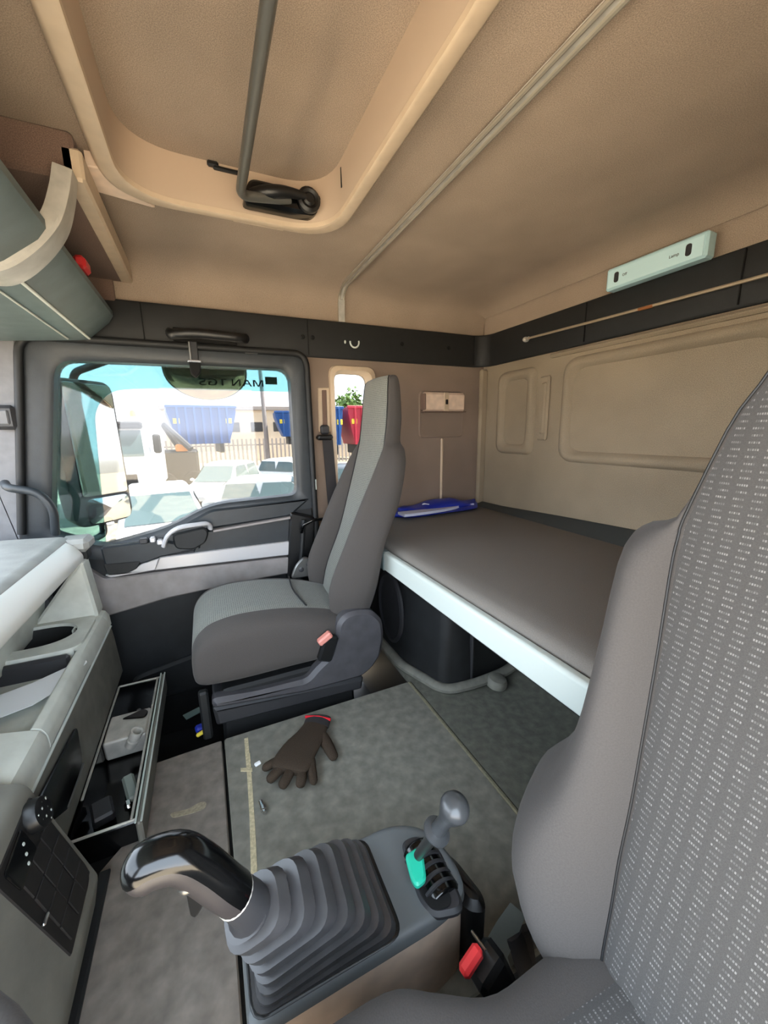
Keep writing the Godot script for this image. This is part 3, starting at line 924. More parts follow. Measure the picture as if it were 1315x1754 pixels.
func build_dash() -> void:
	var t := thing("dashboard", Vector3(-.6, -1.0, -1.0), "grey dashboard with a shelf, cup holder and open lower drawer at the left edge", "dashboard")
	var top := [Vector2(-1.0, -1.0), Vector2(-1.0, -.36), Vector2(-.68, -.35), Vector2(-.52, -.358)]
	var m := MB.new()
	# top and brow
	m.prism(rp([Vector2(-.96, -.60), Vector2(-.96, -.37), Vector2(-.68, -.352), Vector2(-.50, -.362), Vector2(-.478, -.376), Vector2(-.60, -.60)], [0, 0, .05, .03, .01, 0]), Vector3(0, 0, -1.74), X, Y, Vector3(0, 0, .90), .006)
	part(t, "dash_top", m, mats.dash_top)
	m = MB.new()
	m.prism(rp([Vector2(-.56, -.392), Vector2(-.483, -.372), Vector2(-.455, -.395), Vector2(-.438, -.425), Vector2(-.44, -.447), Vector2(-.452, -.455), Vector2(-.56, -.50)], [0, .01, .03, .02, .01, .01, 0]), Vector3(0, 0, -1.69), X, Y, Vector3(0, 0, .84), .004)
	part(t, "brow_trim", m, mats.brow_silver, 30, "pale silver trim along the brow")
	m = MB.new()
	m.box(Vector3(-.47, -.395, -1.745), Vector3(.10, .05, .11), .015)
	part(t, "end_vent", m, mats.dash_top)
	m = MB.new()
	m.prism(rp([Vector2(-.50, -.455), Vector2(-.43, -.455), Vector2(-.43, -.40), Vector2(-.48, -.40)], .015), Vector3(0, 0, -1.76), X, Y, Vector3(0, 0, .05), .004)
	part(t, "end_cap", m, mats.band_plastic)
	m = MB.new()
	m.prism(PackedVector2Array([Vector2(-.96, -.56), Vector2(-.56, -.46), Vector2(-.60, -.68), Vector2(-.96, -.68)]), Vector3(0, 0, -1.72), X, Y, Vector3(0, 0, .88))
	part(t, "recess_back", m, mats.dash_light)
	m = MB.new()
	m.prism(rp([Vector2(-.62, -.67), Vector2(-.452, -.447), Vector2(-.436, -.447), Vector2(-.417, -.66), Vector2(-.44, -.68)], [0, .01, .01, .02, 0]), Vector3(0, 0, -1.735), X, Y, Vector3(0, 0, .085), .008)
	part(t, "end_cheek", m, mats.dash_light)
	# shelf with the rounded nose, tray, and the lower face
	var nose := [Vector2(-.425, -.655), Vector2(-.408, -.662), Vector2(-.398, -.68), Vector2(-.396, -.718), Vector2(-.42, -.735)]
	m = MB.new()
	m.prism(PackedVector2Array([Vector2(-.80, -.76), Vector2(-.80, -.655)] + nose), Vector3(0, 0, -1.715), X, Y, Vector3(0, 0, .055), .004)
	m.prism(PackedVector2Array([Vector2(-.80, -.78), Vector2(-.80, -.755), Vector2(-.432, -.755), Vector2(-.430, -.655)] + nose), Vector3(0, 0, -1.662), X, Y, Vector3(0, 0, .264))
	m.prism(rp([Vector2(-.80, -.76), Vector2(-.80, -.715), Vector2(-.455, -.715), Vector2(-.432, -.665), Vector2(-.425, -.656), Vector2(-.408, -.662), Vector2(-.398, -.68), Vector2(-.396, -.718), Vector2(-.42, -.735)], [0, 0, .03, .01, .004, .004, .01, .01, 0]), Vector3(0, 0, -1.40), X, Y, Vector3(0, 0, .36), .001)
	m.prism(PackedVector2Array([Vector2(-.80, -.76), Vector2(-.80, -.58), Vector2(-.60, -.60), Vector2(-.50, -.638)] + nose), Vector3(0, 0, -1.045), X, Y, Vector3(0, 0, .19), .012)
	part(t, "shelf", m, mats.dash_light, 35)
	m = MB.new()
	m.tube(PackedVector3Array([Vector3(-.397, -.724, -1.70), Vector3(-.397, -.724, -.875)]), .004, 8)
	part(t, "trim_line", m, mats.rail_white)
	m = MB.new()
	m.prism(rp([Vector2(-.80, -.72), Vector2(-.40, -.72), Vector2(-.394, -.76), Vector2(-.384, -.93), Vector2(-.41, -.94), Vector2(-.80, -.94)], [0, .01, .02, .01, 0, 0]), Vector3(0, 0, -1.71), X, Y, Vector3(0, 0, .845), .004)
	part(t, "lower_face", m, mats.dash_dark, 35)
	m = MB.new()
	m.prism(PackedVector2Array([Vector2(-.80, -.93), Vector2(-.42, -.93), Vector2(-.42, -1.02), Vector2(-.80, -1.02)]), Vector3(0, 0, -1.71), X, Y, Vector3(0, 0, .845))
	part(t, "bay_shade", m, mats.void_black)  # solid black block painting the shade of the drawer cavity
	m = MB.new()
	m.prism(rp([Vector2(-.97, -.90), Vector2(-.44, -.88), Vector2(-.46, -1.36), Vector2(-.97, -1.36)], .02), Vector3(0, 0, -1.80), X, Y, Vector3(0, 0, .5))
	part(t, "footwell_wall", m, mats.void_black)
	# black plate on the lower face, painting the dark inside an open slot
	m = MB.new()
	var fd := Vector3(.13, -1.0, 0).normalized()
	m.prism(rp([Vector2(-1.17, .02), Vector2(-.915, .0), Vector2(-.905, .06), Vector2(-1.0, .115), Vector2(-1.13, .10)], .015), Vector3(-.3945, -.745, 0), Z, fd, Vector3(.008, .001, 0), .002)
	var slot := part(t, "slot_shade", m, mats.black_gloss)
	m = MB.new()
	m.box(Vector3(-.374, -.85, -1.06), Vector3(.006, .006, .14), .002)
	part(slot, "slot_glint", m, mats.dull_steel)  # bright strips here are glints put in as colour
	m = MB.new()
	m.box(Vector3(-.381, -.765, -.915), Vector3(.006, .04, .012), .002)
	part(slot, "slot_glint", m, mats.dull_steel)
	# cup holder
	var c := thing("cup_holder", Vector3(-.52, -.72, -1.5), "grey cup holder with an oval well standing on the dashboard shelf", "cup holder")
	var hole := PackedVector2Array(); var rim := PackedVector2Array(); var low := PackedVector2Array()
	for k in 40:
		var a := TAU * k / 40.0
		var ca := cos(a); var sa := sin(a)
		hole.append(Vector2(-.565 + signf(ca) * pow(absf(ca), .8) * .112, -1.535 + sa * .083))
		low.append(Vector2(-.565 + ca * .094, -1.535 + sa * .068))
		rim.append(Vector2(-.565 + signf(ca) * pow(absf(ca), .3) * .148, -1.53 + signf(sa) * pow(absf(sa), .3) * .128))
	m = MB.new()
	m.loft([lift(rim, Vector3(0, -.754, 0), X, Z), lift(rim, Vector3(0, -.656, 0), X, Z), lift(rim, Vector3(0, -.648, 0), X, Z), lift(hole, Vector3(0, -.644, 0), X, Z), lift(hole, Vector3(0, -.652, 0), X, Z), lift(low, Vector3(0, -.749, 0), X, Z), lift(low, Vector3(0, -.75, 0), X, Z)], true, true)
	part(c, "body", m, mats.dash_light, 50)
	m = MB.new()
	var inn := PackedVector2Array()
	for p in hole: inn.append(p + (Vector2(-.565, -1.535) - p) * .015)
	m.loft([lift(inn, Vector3(0, -.654, 0), X, Z), lift(low, Vector3(0, -.745, 0), X, Z), lift(PackedVector2Array(Array(low).map(func(p): return Vector2(-.565, -1.535) + (p - Vector2(-.565, -1.535)) * .05)), Vector3(0, -.745, 0), X, Z)], true, false, Vector2.ONE, Vector3.UP)
	part(c, "well", m, mats.band_plastic, 50)
	m = MB.new()
	m.box(Vector3(-.47, -.67, -1.565), Vector3(.006, .04, .03), .002)
	part(c, "clip", m, mats.rail_white)
	m = MB.new()
	m.box(Vector3(-.55, -.70, -1.392), Vector3(.22, .085, .02), .008)
	part(c, "front_face", m, mats.dark_plastic)
	# sheet of paper in the tray
	m = MB.new()
	var g := []
	for q in [[Vector3(-0.644, -0.705, -1.284), Vector3(-0.59, -0.7, -1.152)], [Vector3(-0.582, -0.7, -1.311), Vector3(-0.537, -0.695, -1.186)], [Vector3(-0.517, -0.695, -1.329), Vector3(-0.48, -0.695, -1.209)], [Vector3(-0.458, -0.69, -1.363), Vector3(-0.43, -0.69, -1.256)], [Vector3(-0.403, -0.683, -1.389), Vector3(-0.393, -0.683, -1.363)]]:
		g.append(PackedVector3Array([q[0], q[1], q[1] + Vector3(0, -.0015, 0), q[0] + Vector3(0, -.0015, 0)]))
	m.loft(g)
	solo("paper_sheet", m, mats.paper, "white paper sheet curled in the dashboard tray below the cup holder", "paper")
	# drawer pulled out under the dash
	t = thing("drawer", Vector3(-.31, -1.04, -1.3), "open black drawer with white-edged rims pulled out from under the dashboard", "drawer")
	var dx0 := -.385; var dx1 := -.245; var z0 := -1.62; var z1 := -.985
	m = MB.new()
	m.box(Vector3((dx0 + dx1) / 2, -1.02, (z0 + z1) / 2), Vector3(dx1 - dx0, .012, z1 - z0), .002)
	part(t, "bottom", m, mats.black_gloss)
	for q in [[Vector3(dx0, -.98, (z0 + z1) / 2), Vector3(.008, .075, z1 - z0)], [Vector3(dx1 - .012, -.98, (z0 + z1) / 2), Vector3(.008, .075, z1 - z0)], [Vector3((dx0 + dx1) / 2, -.98, z0), Vector3(dx1 - dx0, .075, .008)], [Vector3((dx0 + dx1) / 2, -.98, z1), Vector3(dx1 - dx0, .075, .008)]]:
		m = MB.new()
		m.box(q[0], q[1], .003)
		part(t, "side", m, mats.black_gloss)
	for q in [[Vector3(dx0, -.94, (z0 + z1) / 2 - .06), Vector3(.007, .006, z1 - z0 - .12)], [Vector3(dx1 - .012, -.94, (z0 + z1) / 2), Vector3(.007, .006, z1 - z0)], [Vector3((dx0 + dx1) / 2, -.94, z0), Vector3(dx1 - dx0, .006, .007)], [Vector3((dx0 + dx1) / 2, -.94, z1), Vector3(dx1 - dx0, .006, .007)]]:
		m = MB.new()
		m.box(q[0], q[1], .002)
		part(t, "rim", m, mats.trim_silver)
	m = MB.new()
	m.box(Vector3(dx1 + .008, -.965, (z0 + z1) / 2 + .01), Vector3(.014, .07, z1 - z0 + .03), .004)
	var fp := part(t, "front_panel", m, mats.dash_dark)
	for ox in [0.0, .013]:
		m = MB.new()
		m.box(Vector3(dx1 + .001 + ox, -.927, (z0 + z1) / 2 + .01), Vector3(.005, .006, z1 - z0 + .03), .002)
		part(fp, "white_edge", m, mats.rail_white)
	m = MB.new()
	m.prism(rp([Vector2(-1.44, -.938), Vector2(-1.305, -.938), Vector2(-1.315, -1.01), Vector2(-1.43, -1.01)], .01), Vector3(dx0 + .006, 0, 0), Z, Y, Vector3(.118, 0, 0), .005)
	var mid := part(t, "middle_insert", m, mats.trim_silver)
	m = MB.new()
	m.prism(rp([Vector2(-.345, -1.405), Vector2(-.28, -1.432), Vector2(-.264, -1.41), Vector2(-.272, -1.38)], .012), Vector3(0, -.939, 0), X, Z, Vector3(0, .006, 0), .002)
	part(mid, "dark_lip", m, mats.black_gloss)
	m = MB.new()
	m.lathe(Vector3(-0.296, -0.945, -1.294), Vector3(.45, .9, .12), [[.0165, -.02], [.0165, .0], [.013, .002], [.013, .012], [.018, .014], [.0185, .034], [.017, .037], [.0125, .036], [.012, .012], [.0, .012]], 22)
	part(mid, "socket_ring", m, mats.trim_silver)
	m = MB.new()
	m.box(Vector3(-.335, -.985, -1.455), Vector3(.02, .05, .03), .006)
	solo("blue_lighter", m, mat("pale_blue", Color(.45, .50, .85), .3), "small pale blue plastic piece in the far bay of the drawer", "lighter")
	m = MB.new()
	m.lathe(Vector3(-.305, -1.012, -1.475), Y, [[.010, 0], [.010, .035], [.007, .04], [.007, .05], [0, .05]], 12)
	solo("silver_capsule", m, mats.dull_steel, "small silver tube beside the blue piece in the drawer", "tube")
	for q in [[Vector3(-.285, -.985, -1.14), Vector3(.03, .03, .10), "pale_film"], [Vector3(-.28, -.975, -1.075), Vector3(.02, .02, .03), "chrome"], [Vector3(-.345, -.99, -1.10), Vector3(.05, .03, .07), "dark_plastic"]]:
		m = MB.new()
		m.box(q[0], q[1], .006, Basis(Y, .3))
		solo(["wrapper", "chrome_nut", "black_case"][["pale_film", "chrome", "dark_plastic"].find(q[2])], m, mats[q[2]] if mats.has(q[2]) else mat("pale_film", Color(.52, .56, .54), .25), ["crumpled greyish wrapper in the near bay of the drawer", "bright metal nut in the near bay of the drawer", "black plastic case in the near bay of the drawer"][["pale_film", "chrome", "dark_plastic"].find(q[2])], ["wrapper", "nut", "case"][["pale_film", "chrome", "dark_plastic"].find(q[2])])
	# centre stack with a panel of blank switches
	t = thing("centre_stack", Vector3(-.5, -1.02, -.6), "dark centre stack with a knob and blank black switches at the lower left", "panel")
	m = MB.new()
	m.prism(rp([Vector2(-.80, -1.02), Vector2(-.80, -.55), Vector2(-.60, -.585), Vector2(-.42, -.632), Vector2(-.374, -.65), Vector2(-.296, -.92), Vector2(-.318, -1.02)], [0, 0, .03, .03, .015, .012, 0]), Vector3(0, 0, -.862), X, Y, Vector3(0, 0, .60), .008)
	part(t, "body", m, mats.dash_dark, 35)
	m = MB.new()
	m.prism(PackedVector2Array([Vector2(-.80, -.66), Vector2(-.80, -.545), Vector2(-.60, -.578), Vector2(-.43, -.618), Vector2(-.40, -.66)]), Vector3(0, 0, -.872), X, Y, Vector3(0, 0, .61), .006)
	part(t, "upper_cover", m, mats.dash_light)
	var o := Vector3(-.374, -.65, -.862)
	var dn := Vector3(.078, -.27, 0).normalized()
	var nr := Vector3(.27, .078, 0).normalized()
	m = MB.new()
	m.prism(rp([Vector2(.018, .02), Vector2(.018, .255), Vector2(.165, .258), Vector2(.178, .03)], [.012, .03, .006, .006]), o - nr * .004, Z, dn, nr * .006, .002)
	var pan := part(t, "switch_panel", m, mats.panel_black)
	for j in 4:
		for i in 3:
			m = MB.new()
			var wz := .041; var hy := .041
			m.prism(rect(wz - .0016, hy - .0016, .003, 2), o + Z * (.046 + i * wz) + dn * (.108 + j * hy - .006) + nr * .001, Z, dn, nr * (.0035 + rng.randf() * .001), .0012)
			part(pan, "blank_switch", m, mats.panel_black)
	m = MB.new()
	m.lathe(o + Z * .045 + dn * .048 + nr * .001, nr, [[.030, 0], [.029, .012], [.027, .019], [.02, .021], [.0, .021]], 24)
	var kn := part(pan, "knob", m, mats.black_plastic)
	m = MB.new()
	for k in 9:
		var a := TAU * k / 9.0 + .2
		var rr: float = [.017, .010, .021][k % 3]
		m.box(o + Z * (.045 + cos(a) * rr) + dn * (.048 + sin(a) * rr) + nr * .0215, Vector3(.001, .0025, .0025) * (1.0 + .5 * (k % 2)), .0, Basis(Z, atan2(nr.y, nr.x)))
	part(kn, "white_marks", m, mats.rail_white)
	m = MB.new()
	m.prism(rp([Vector2(.082, .03), Vector2(.16, .04), Vector2(.155, .09), Vector2(.082, .085)], .008), o + nr * .001, Z, dn, nr * .004, .002)
	var dsp := part(pan, "glossy_insert", m, mats.black_gloss)
	m = MB.new()
	for q in [[.10, .05], [.108, .065], [.116, .078]]:
		m.prism(rect(.006, .006, .003, 3), o + Z * q[0] + dn * q[1] + nr * .0045, Z, dn, nr * .0012)
	part(dsp, "white_symbols", m, mats.rail_white)
	m = MB.new()
	m.box(o + Z * .16 + dn * .16 + nr * .006, Vector3(.006, .006, .022), .002)
	part(pan, "bright_clip", m, mats.chrome)

func build_floor() -> void:
	var m := MB.new()
	m.box(Vector3(.5, -1.21, -.835), Vector3(1.98, .38, .83), .03)
	m.box(Vector3(1.08, -1.21, -.85), Vector3(.80, .38, 2.06), .02)
	struct("floor_tunnel", m, mats.rubber)
	var t := thing("floor_mat", Vector3(.31, -1.02, -.8), "grey-green rubber floor mat in the middle, the one bearing the glove", "floor mat", "floor mats")
	m = MB.new()
	m.prism(rp([Vector2(-.036, -1.245), Vector2(.66, -1.245), Vector2(.655, -.40), Vector2(-.03, -.40)], .01), Vector3(0, -1.02, 0), X, Z, Vector3(0, .02, 0), .003)
	part(t, "sheet", m, mats.mat_rubber)
	m = MB.new()
	m.box(Vector3(.661, -1.001, -.82), Vector3(.012, .010, .84), .003)
	part(t, "edge_strip", m, mats.mat_edge)
	t = thing("floor_mat", Vector3(-.2, -1.02, -.8), "brownish scuffed rubber floor mat under the gear lever knob beside the dashboard", "floor mat", "floor mats")
	m = MB.new()
	m.prism(rp([Vector2(-.25, -1.235), Vector2(-.044, -1.245), Vector2(-.038, -.40), Vector2(-.42, -.40), Vector2(-.42, -.865), Vector2(-.325, -.935), Vector2(-.25, -1.03)], .006), Vector3(0, -1.022, 0), X, Z, Vector3(0, .02, 0), .003)
	part(t, "sheet", m, mats.mat_brown)
	m = MB.new()
	m.prism(rp([Vector2(-.322, -.93), Vector2(-.297, -.93), Vector2(-.297, -.55), Vector2(-.322, -.55)], .004), Vector3(0, -1.003, 0), X, Z, Vector3(0, .012, 0), .004)
	part(t, "edge_strip", m, mats.rubber)
	t = thing("floor_mat", Vector3(1.0, -1.02, -.8), "dark carpet mat at the back, running under the bunk", "floor mat", "floor mats")
	var rings := []
	for x in [.667, .67, .80, .95, 1.08, 1.2, 1.34, 1.5]:
		var r := PackedVector3Array()
		for z in [-1.86, -1.30, -1.0, -.7, -.4, .18]:
			var h := -1.0 + .010 * sin(x * 9.0 + z * 4.0) * smoothstep(.7, .9, x) + .10 * smoothstep(1.0, 1.5, x)
			r.append(Vector3(x, h if x > .668 else -1.02, z))
		rings.append(r)
	m = MB.new()
	m.loft(rings, false, false, Vector2.ONE, Vector3.UP)
	part(t, "sheet", m, mats.rear_carpet, 60)
	# yellowed tape along the mat joint
	m = MB.new()
	m.prism(PackedVector2Array([Vector2(0.025, -1.214), Vector2(0.037, -1.214), Vector2(0.034, -1.146), Vector2(0.022, -1.149)]), Vector3(0, -1.0, 0), X, Z, Vector3(0, .002, 0))
	m.prism(PackedVector2Array([Vector2(0.022, -1.149), Vector2(0.036, -1.145), Vector2(0.029, -1.011), Vector2(0.022, -0.885), Vector2(0.014, -0.770), Vector2(0.000, -0.776), Vector2(0.012, -0.924), Vector2(0.019, -1.059)]), Vector3(0, -1.0, 0), X, Z, Vector3(0, .0015, 0))
	m.prism(PackedVector2Array([Vector2(0.004, -1.095), Vector2(0.036, -1.082), Vector2(0.035, -1.069), Vector2(0.003, -1.084)]), Vector3(0, -1.0, 0), X, Z, Vector3(0, .003, 0))
	solo("tape_strip", m, mats.tape, "long yellowed strip of old tape stuck on the floor mat left of the glove", "tape")
	m = MB.new()
	m.prism(rp([Vector2(-0.183, -1.028), Vector2(-0.133, -1.021), Vector2(-0.112, -1.030), Vector2(-0.091, -1.024), Vector2(-0.094, -1.003), Vector2(-0.126, -1.003), Vector2(-0.176, -1.011)], .01), Vector3(0, -1.002, 0), X, Z, Vector3(0, .0012, 0))
	solo("tape_scrap", m, mats.residue, "pale smear of tape residue on the brownish mat near the drawer", "tape")

func build_bed() -> void:
	var t := thing("bunk", Vector3(1.07, -.56, -.85), "grey cloth bunk mattress with a white steel front rail under the rear wall", "bed")
	var m := MB.new()
	var rings := []
	var zs := [-1.89, -1.885, -1.87, -1.4, -1.0, -.6, -.2, .13, .145, .15]
	var tuck := [.04, .015, 0, 0, 0, 0, 0, 0, .015, .04]
	for i in zs.size():
		var r := PackedVector3Array()
		var k: float = tuck[i]
		for q in [[.655, -.555], [.637, -.53], [.633, -.49], [.640, -.463], [.662, -.449], [.72, -.444], [1.0, -.441], [1.3, -.444], [1.44, -.449], [1.465, -.46], [1.475, -.50], [1.46, -.555]]:
			r.append(Vector3(lerpf(q[0], 1.05, k), q[1] - (k * .8 if q[1] > -.5 else 0.0), zs[i]))
		rings.append(r)
	m.loft(rings)
	part(t, "mattress", m, mats.mattress, 60)
	m = MB.new()
	m.prism(rp([Vector2(.605, -.545), Vector2(.605, -.478), Vector2(.612, -.472), Vector2(.63, -.472), Vector2(.63, -.55)], .004), Vector3(0, 0, -1.85), X, Y, Vector3(0, 0, 2.0), .002)
	part(t, "front_rail", m, mats.rail_white, 40, "white steel front rail")
	m = MB.new()
	m.box(Vector3(.617, -.51, -1.375), Vector3(.03, .08, .06), .004)
	part(t, "rail_bracket", m, mats.console_teal)
	m = MB.new()
	m.box(Vector3(1.05, -.563, -.85), Vector3(.84, .014, 2.0), .002)
	part(t, "bunk_board", m, mats.rubber)
	m = MB.new()
	rings = []
	for z in [-1.88, -1.7, -1.3, -.9, -.4]:
		var h := -.432 + .036 * smoothstep(-1.8, -.9, z)
		rings.append(PackedVector3Array([Vector3(1.44 - .03 * smoothstep(-1.7, -.9, z), -.448, z), Vector3(1.495, h, z), Vector3(1.505, h, z), Vector3(1.505, -.47, z), Vector3(1.44, -.47, z)]))
	m.loft(rings)
	part(t, "back_gusset", m, mat("gusset", Color(.22, .23, .22), .9), 30)
	# locker under the bunk
	t = thing("under_bunk_box", Vector3(.95, -1.0, -1.5), "dark moulded storage box with a round speaker field under the bunk", "storage box")
	m = MB.new()
	rings = []
	for q in [[-.998, .02, .012], [-.985, .012, 0.0], [-.75, -.005, 0.0], [-.60, -.015, 0.0], [-.57, -.02, 0.0]]:
		var e: float = q[1]
		rings.append(lift(rp([Vector2(.705 - e, -1.87), Vector2(.705 - e, -1.36 + e), Vector2(.765 - e, -1.15 + e), Vector2(.83, -1.135 + e), Vector2(.875, -1.135 + e), Vector2(.875, -1.87)], [.0, .03, .03, .02, .0, .0], 5), Vector3(0, q[0], 0), X, Z))
	m.loft(rings)
	part(t, "shell", m, mats.black_box, 35)
	m = MB.new()
	rings = []
	for q in [[.125, .0], [.125, .010], [.112, .014], [.10, .006], [.02, .006], [.001, .006]]:
		var ring := PackedVector3Array()
		for k in 28:
			var a := TAU * k / 28.0
			ring.append(Vector3(.703 - q[1], -.785 + sin(a) * q[0] * 1.35, -1.49 + cos(a) * q[0]))
		rings.append(ring)
	m.loft(rings)
	part(t, "speaker_field", m, mats.dark_plastic, 30)
	m = MB.new()
	m.box(Vector3(1.18, -.79, -1.15), Vector3(.60, .42, .02), .003)
	part(t, "opening_shade", m, mats.band_plastic)  # dark sheet painting the shade inside the open side of the box
	m = MB.new()
	m.box(Vector3(.882, -.78, -1.13), Vector3(.012, .42, .02), .004)
	part(t, "seam_rib", m, mats.dark_plastic)
	# carpet lip round its foot and the knob on it
	m = MB.new()
	m.tube(bent([Vector3(.675, -.985, -1.86), Vector3(.675, -.985, -1.34), Vector3(.75, -.985, -1.115), Vector3(.88, -.985, -1.10), Vector3(1.05, -.985, -1.11), Vector3(1.3, -.93, -1.16)], .05, 6), .022, 10, Vector2(.8, 1.0), Y)
	solo("carpet_lip", m, mats.mat_rubber, "rolled grey carpet lip round the foot of the dark under-bunk box", "carpet edge")
	m = MB.new()
	m.lathe(Vector3(.965, -1.0, -1.075), Vector3(.1, 1, .1), [[.04, 0], [.04, .02], [.034, .032], [.018, .036], [0, .036]], 18)
	solo("carpet_fastener", m, mats.mat_rubber, "round grey carpet fastener on the floor beside the under-bunk box", "fastener")

# ---------- seats ----------
func lerp_rows(rows: Array, n: int) -> Array:   # smooth in-between rows
	var out := []
	var m := rows.size()
	for i in n + 1:
		var f := float(i) / n * (m - 1)
		var k := mini(int(f), m - 2)
		var r := []
		for c in rows[0].size():
			r.append(cubic_interpolate(rows[k][c], rows[k + 1][c], rows[maxi(k - 1, 0)][c], rows[mini(k + 2, m - 1)][c], f - k))
		out.append(r)
	return out

func front_x(s: float, r: Array) -> float:   # depth of the backrest front at offset s from its middle
	var q := clampf((absf(s) - r[3]) / maxf(r[2] - r[3], .005), 0, 1)
	return r[1] - r[4] * sin(PI * pow(q, .8)) + r[5] * .38 * q * q * q - .012 * cos(clampf(s / r[3], -1, 1) * PI / 2) * (1.0 if q == 0 else 0.0)

# rows: height, front x, half width, insert half width, bolster, thickness
func backrest(t: Node3D, cz: float, rows: Array, weave: Material, tile: Vector2, side: Material) -> void:
	var rs := lerp_rows(rows, 44)
	var rings := []
	var ins := []
	var uvl := 0.0
	for j in rs.size():
		var r: Array = rs[j]
		var ring := PackedVector3Array()
		for i in 33:
			var s: float
			if i < 9: s = -lerpf(r[2], r[3], i / 9.0)
			elif i < 24: s = (-1.0 + 2.0 * (i - 9) / 14.0) * r[3]
			else: s = lerpf(r[3], r[2], (i - 23) / 9.0)
			ring.append(Vector3(front_x(s, r), r[0], cz + s))
		for i in 13:
			var a := PI * (i + 1) / 14.0
			ring.append(Vector3(r[1] + r[5] * (.38 + .62 * pow(sin(a), .55)), r[0], cz + cos(a) * r[2]))
		rings.append(ring)
		var g := PackedVector3Array()
		for i in 15:
			var s: float = (-1.0 + 2.0 * i / 14.0) * r[3]
			var e := .001 if i == 0 or i == 14 else -.004
			g.append(Vector3(front_x(s, r) + e, r[0], cz + s))
		ins.append(g)
	var m := MB.new()
	m.loft(rings)
	part(t, "backrest", m, side, 60)
	m = MB.new()
	for j in ins.size() - 1:
		var v0: float = (ins[j][7] - ins[0][7]).length() / tile.y
		var v1: float = (ins[j + 1][7] - ins[0][7]).length() / tile.y
		for i in 14:
			var p: Vector3 = ins[j][i]; var q: Vector3 = ins[j][i + 1]; var p1: Vector3 = ins[j + 1][i]; var q1: Vector3 = ins[j + 1][i + 1]
			var A := Vector2((p.z - cz) / tile.x, v0); var B := Vector2((q.z - cz) / tile.x, v0)
			var C := Vector2((q1.z - cz) / tile.x, v1); var D := Vector2((p1.z - cz) / tile.x, v1)
			m.tri(p, q, q1, A, B, C)
			m.tri(p, q1, p1, A, C, D)
	m.face(0, -X)
	part(t, "backrest_insert", m, weave, 60)
	for sg in [0, 14]:
		m = MB.new()
		var sp := PackedVector3Array()
		for j in ins.size(): sp.append(ins[j][sg] + Vector3(-.0035, 0, 0))
		m.tube(sp, .0016, 6)
		part(t, "seam", m, mats.rubber)

# rows: x, top, bottom, half width
func cushion(t: Node3D, cz: float, rows: Array, weave: Material, tile: Vector2, side: Material, iw: float) -> void:
	var rs := lerp_rows(rows, 34)
	var rings := []
	var ins := []
	for r in rs:
		var ring := PackedVector3Array()
		var hh: float = (r[1] - r[2]) / 2
		var cy: float = (r[1] + r[2]) / 2
		for k in 36:
			var a := TAU * k / 36.0
			var c := cos(a); var s := sin(a)
			ring.append(Vector3(r[0], cy + signf(s) * pow(absf(s), .5) * hh, cz + signf(c) * pow(absf(c), .35) * r[3]))
		rings.append(ring)
		var g := PackedVector3Array()
		for i in 13:
			var s: float = (-1.0 + 2.0 * i / 12.0)
			var w: float = minf(iw, r[3] * .8) * s
			var cc: float = pow(clampf(absf(w) / r[3], 0, 1), 1.0 / .35)
			var y: float = cy + pow(sqrt(1.0 - cc * cc), .5) * hh
			g.append(Vector3(r[0], y + (-.002 if absf(s) > .99 else .004), cz + w))
		ins.append(g)
	var m := MB.new()
	m.loft(rings)
	part(t, "cushion", m, side, 60)
	m = MB.new()
	# the cloth wraps over the front edge
	var first: PackedVector3Array = ins[0]
	var low := PackedVector3Array()
	for p in first: low.append(Vector3(p.x - .003, rows[0][2] + .03, p.z))
	ins.insert(0, low)
	for j in ins.size() - 1:
		var v0 := 0.0
		for q in j: v0 += (ins[q][6] - ins[q + 1][6]).length()
		var v1: float = v0 + (ins[j][6] - ins[j + 1][6]).length()
		for i in 12:
			var p: Vector3 = ins[j][i]; var q: Vector3 = ins[j][i + 1]; var p1: Vector3 = ins[j + 1][i]; var q1: Vector3 = ins[j + 1][i + 1]
			m.tri(p, q, q1, Vector2((p.z - cz) / tile.x, v0 / tile.y), Vector2((q.z - cz) / tile.x, v0 / tile.y), Vector2((q1.z - cz) / tile.x, v1 / tile.y))
			m.tri(p, q1, p1, Vector2((p.z - cz) / tile.x, v0 / tile.y), Vector2((q1.z - cz) / tile.x, v1 / tile.y), Vector2((p1.z - cz) / tile.x, v1 / tile.y))
	m.face(0, Y)
	part(t, "cushion_insert", m, weave, 60)

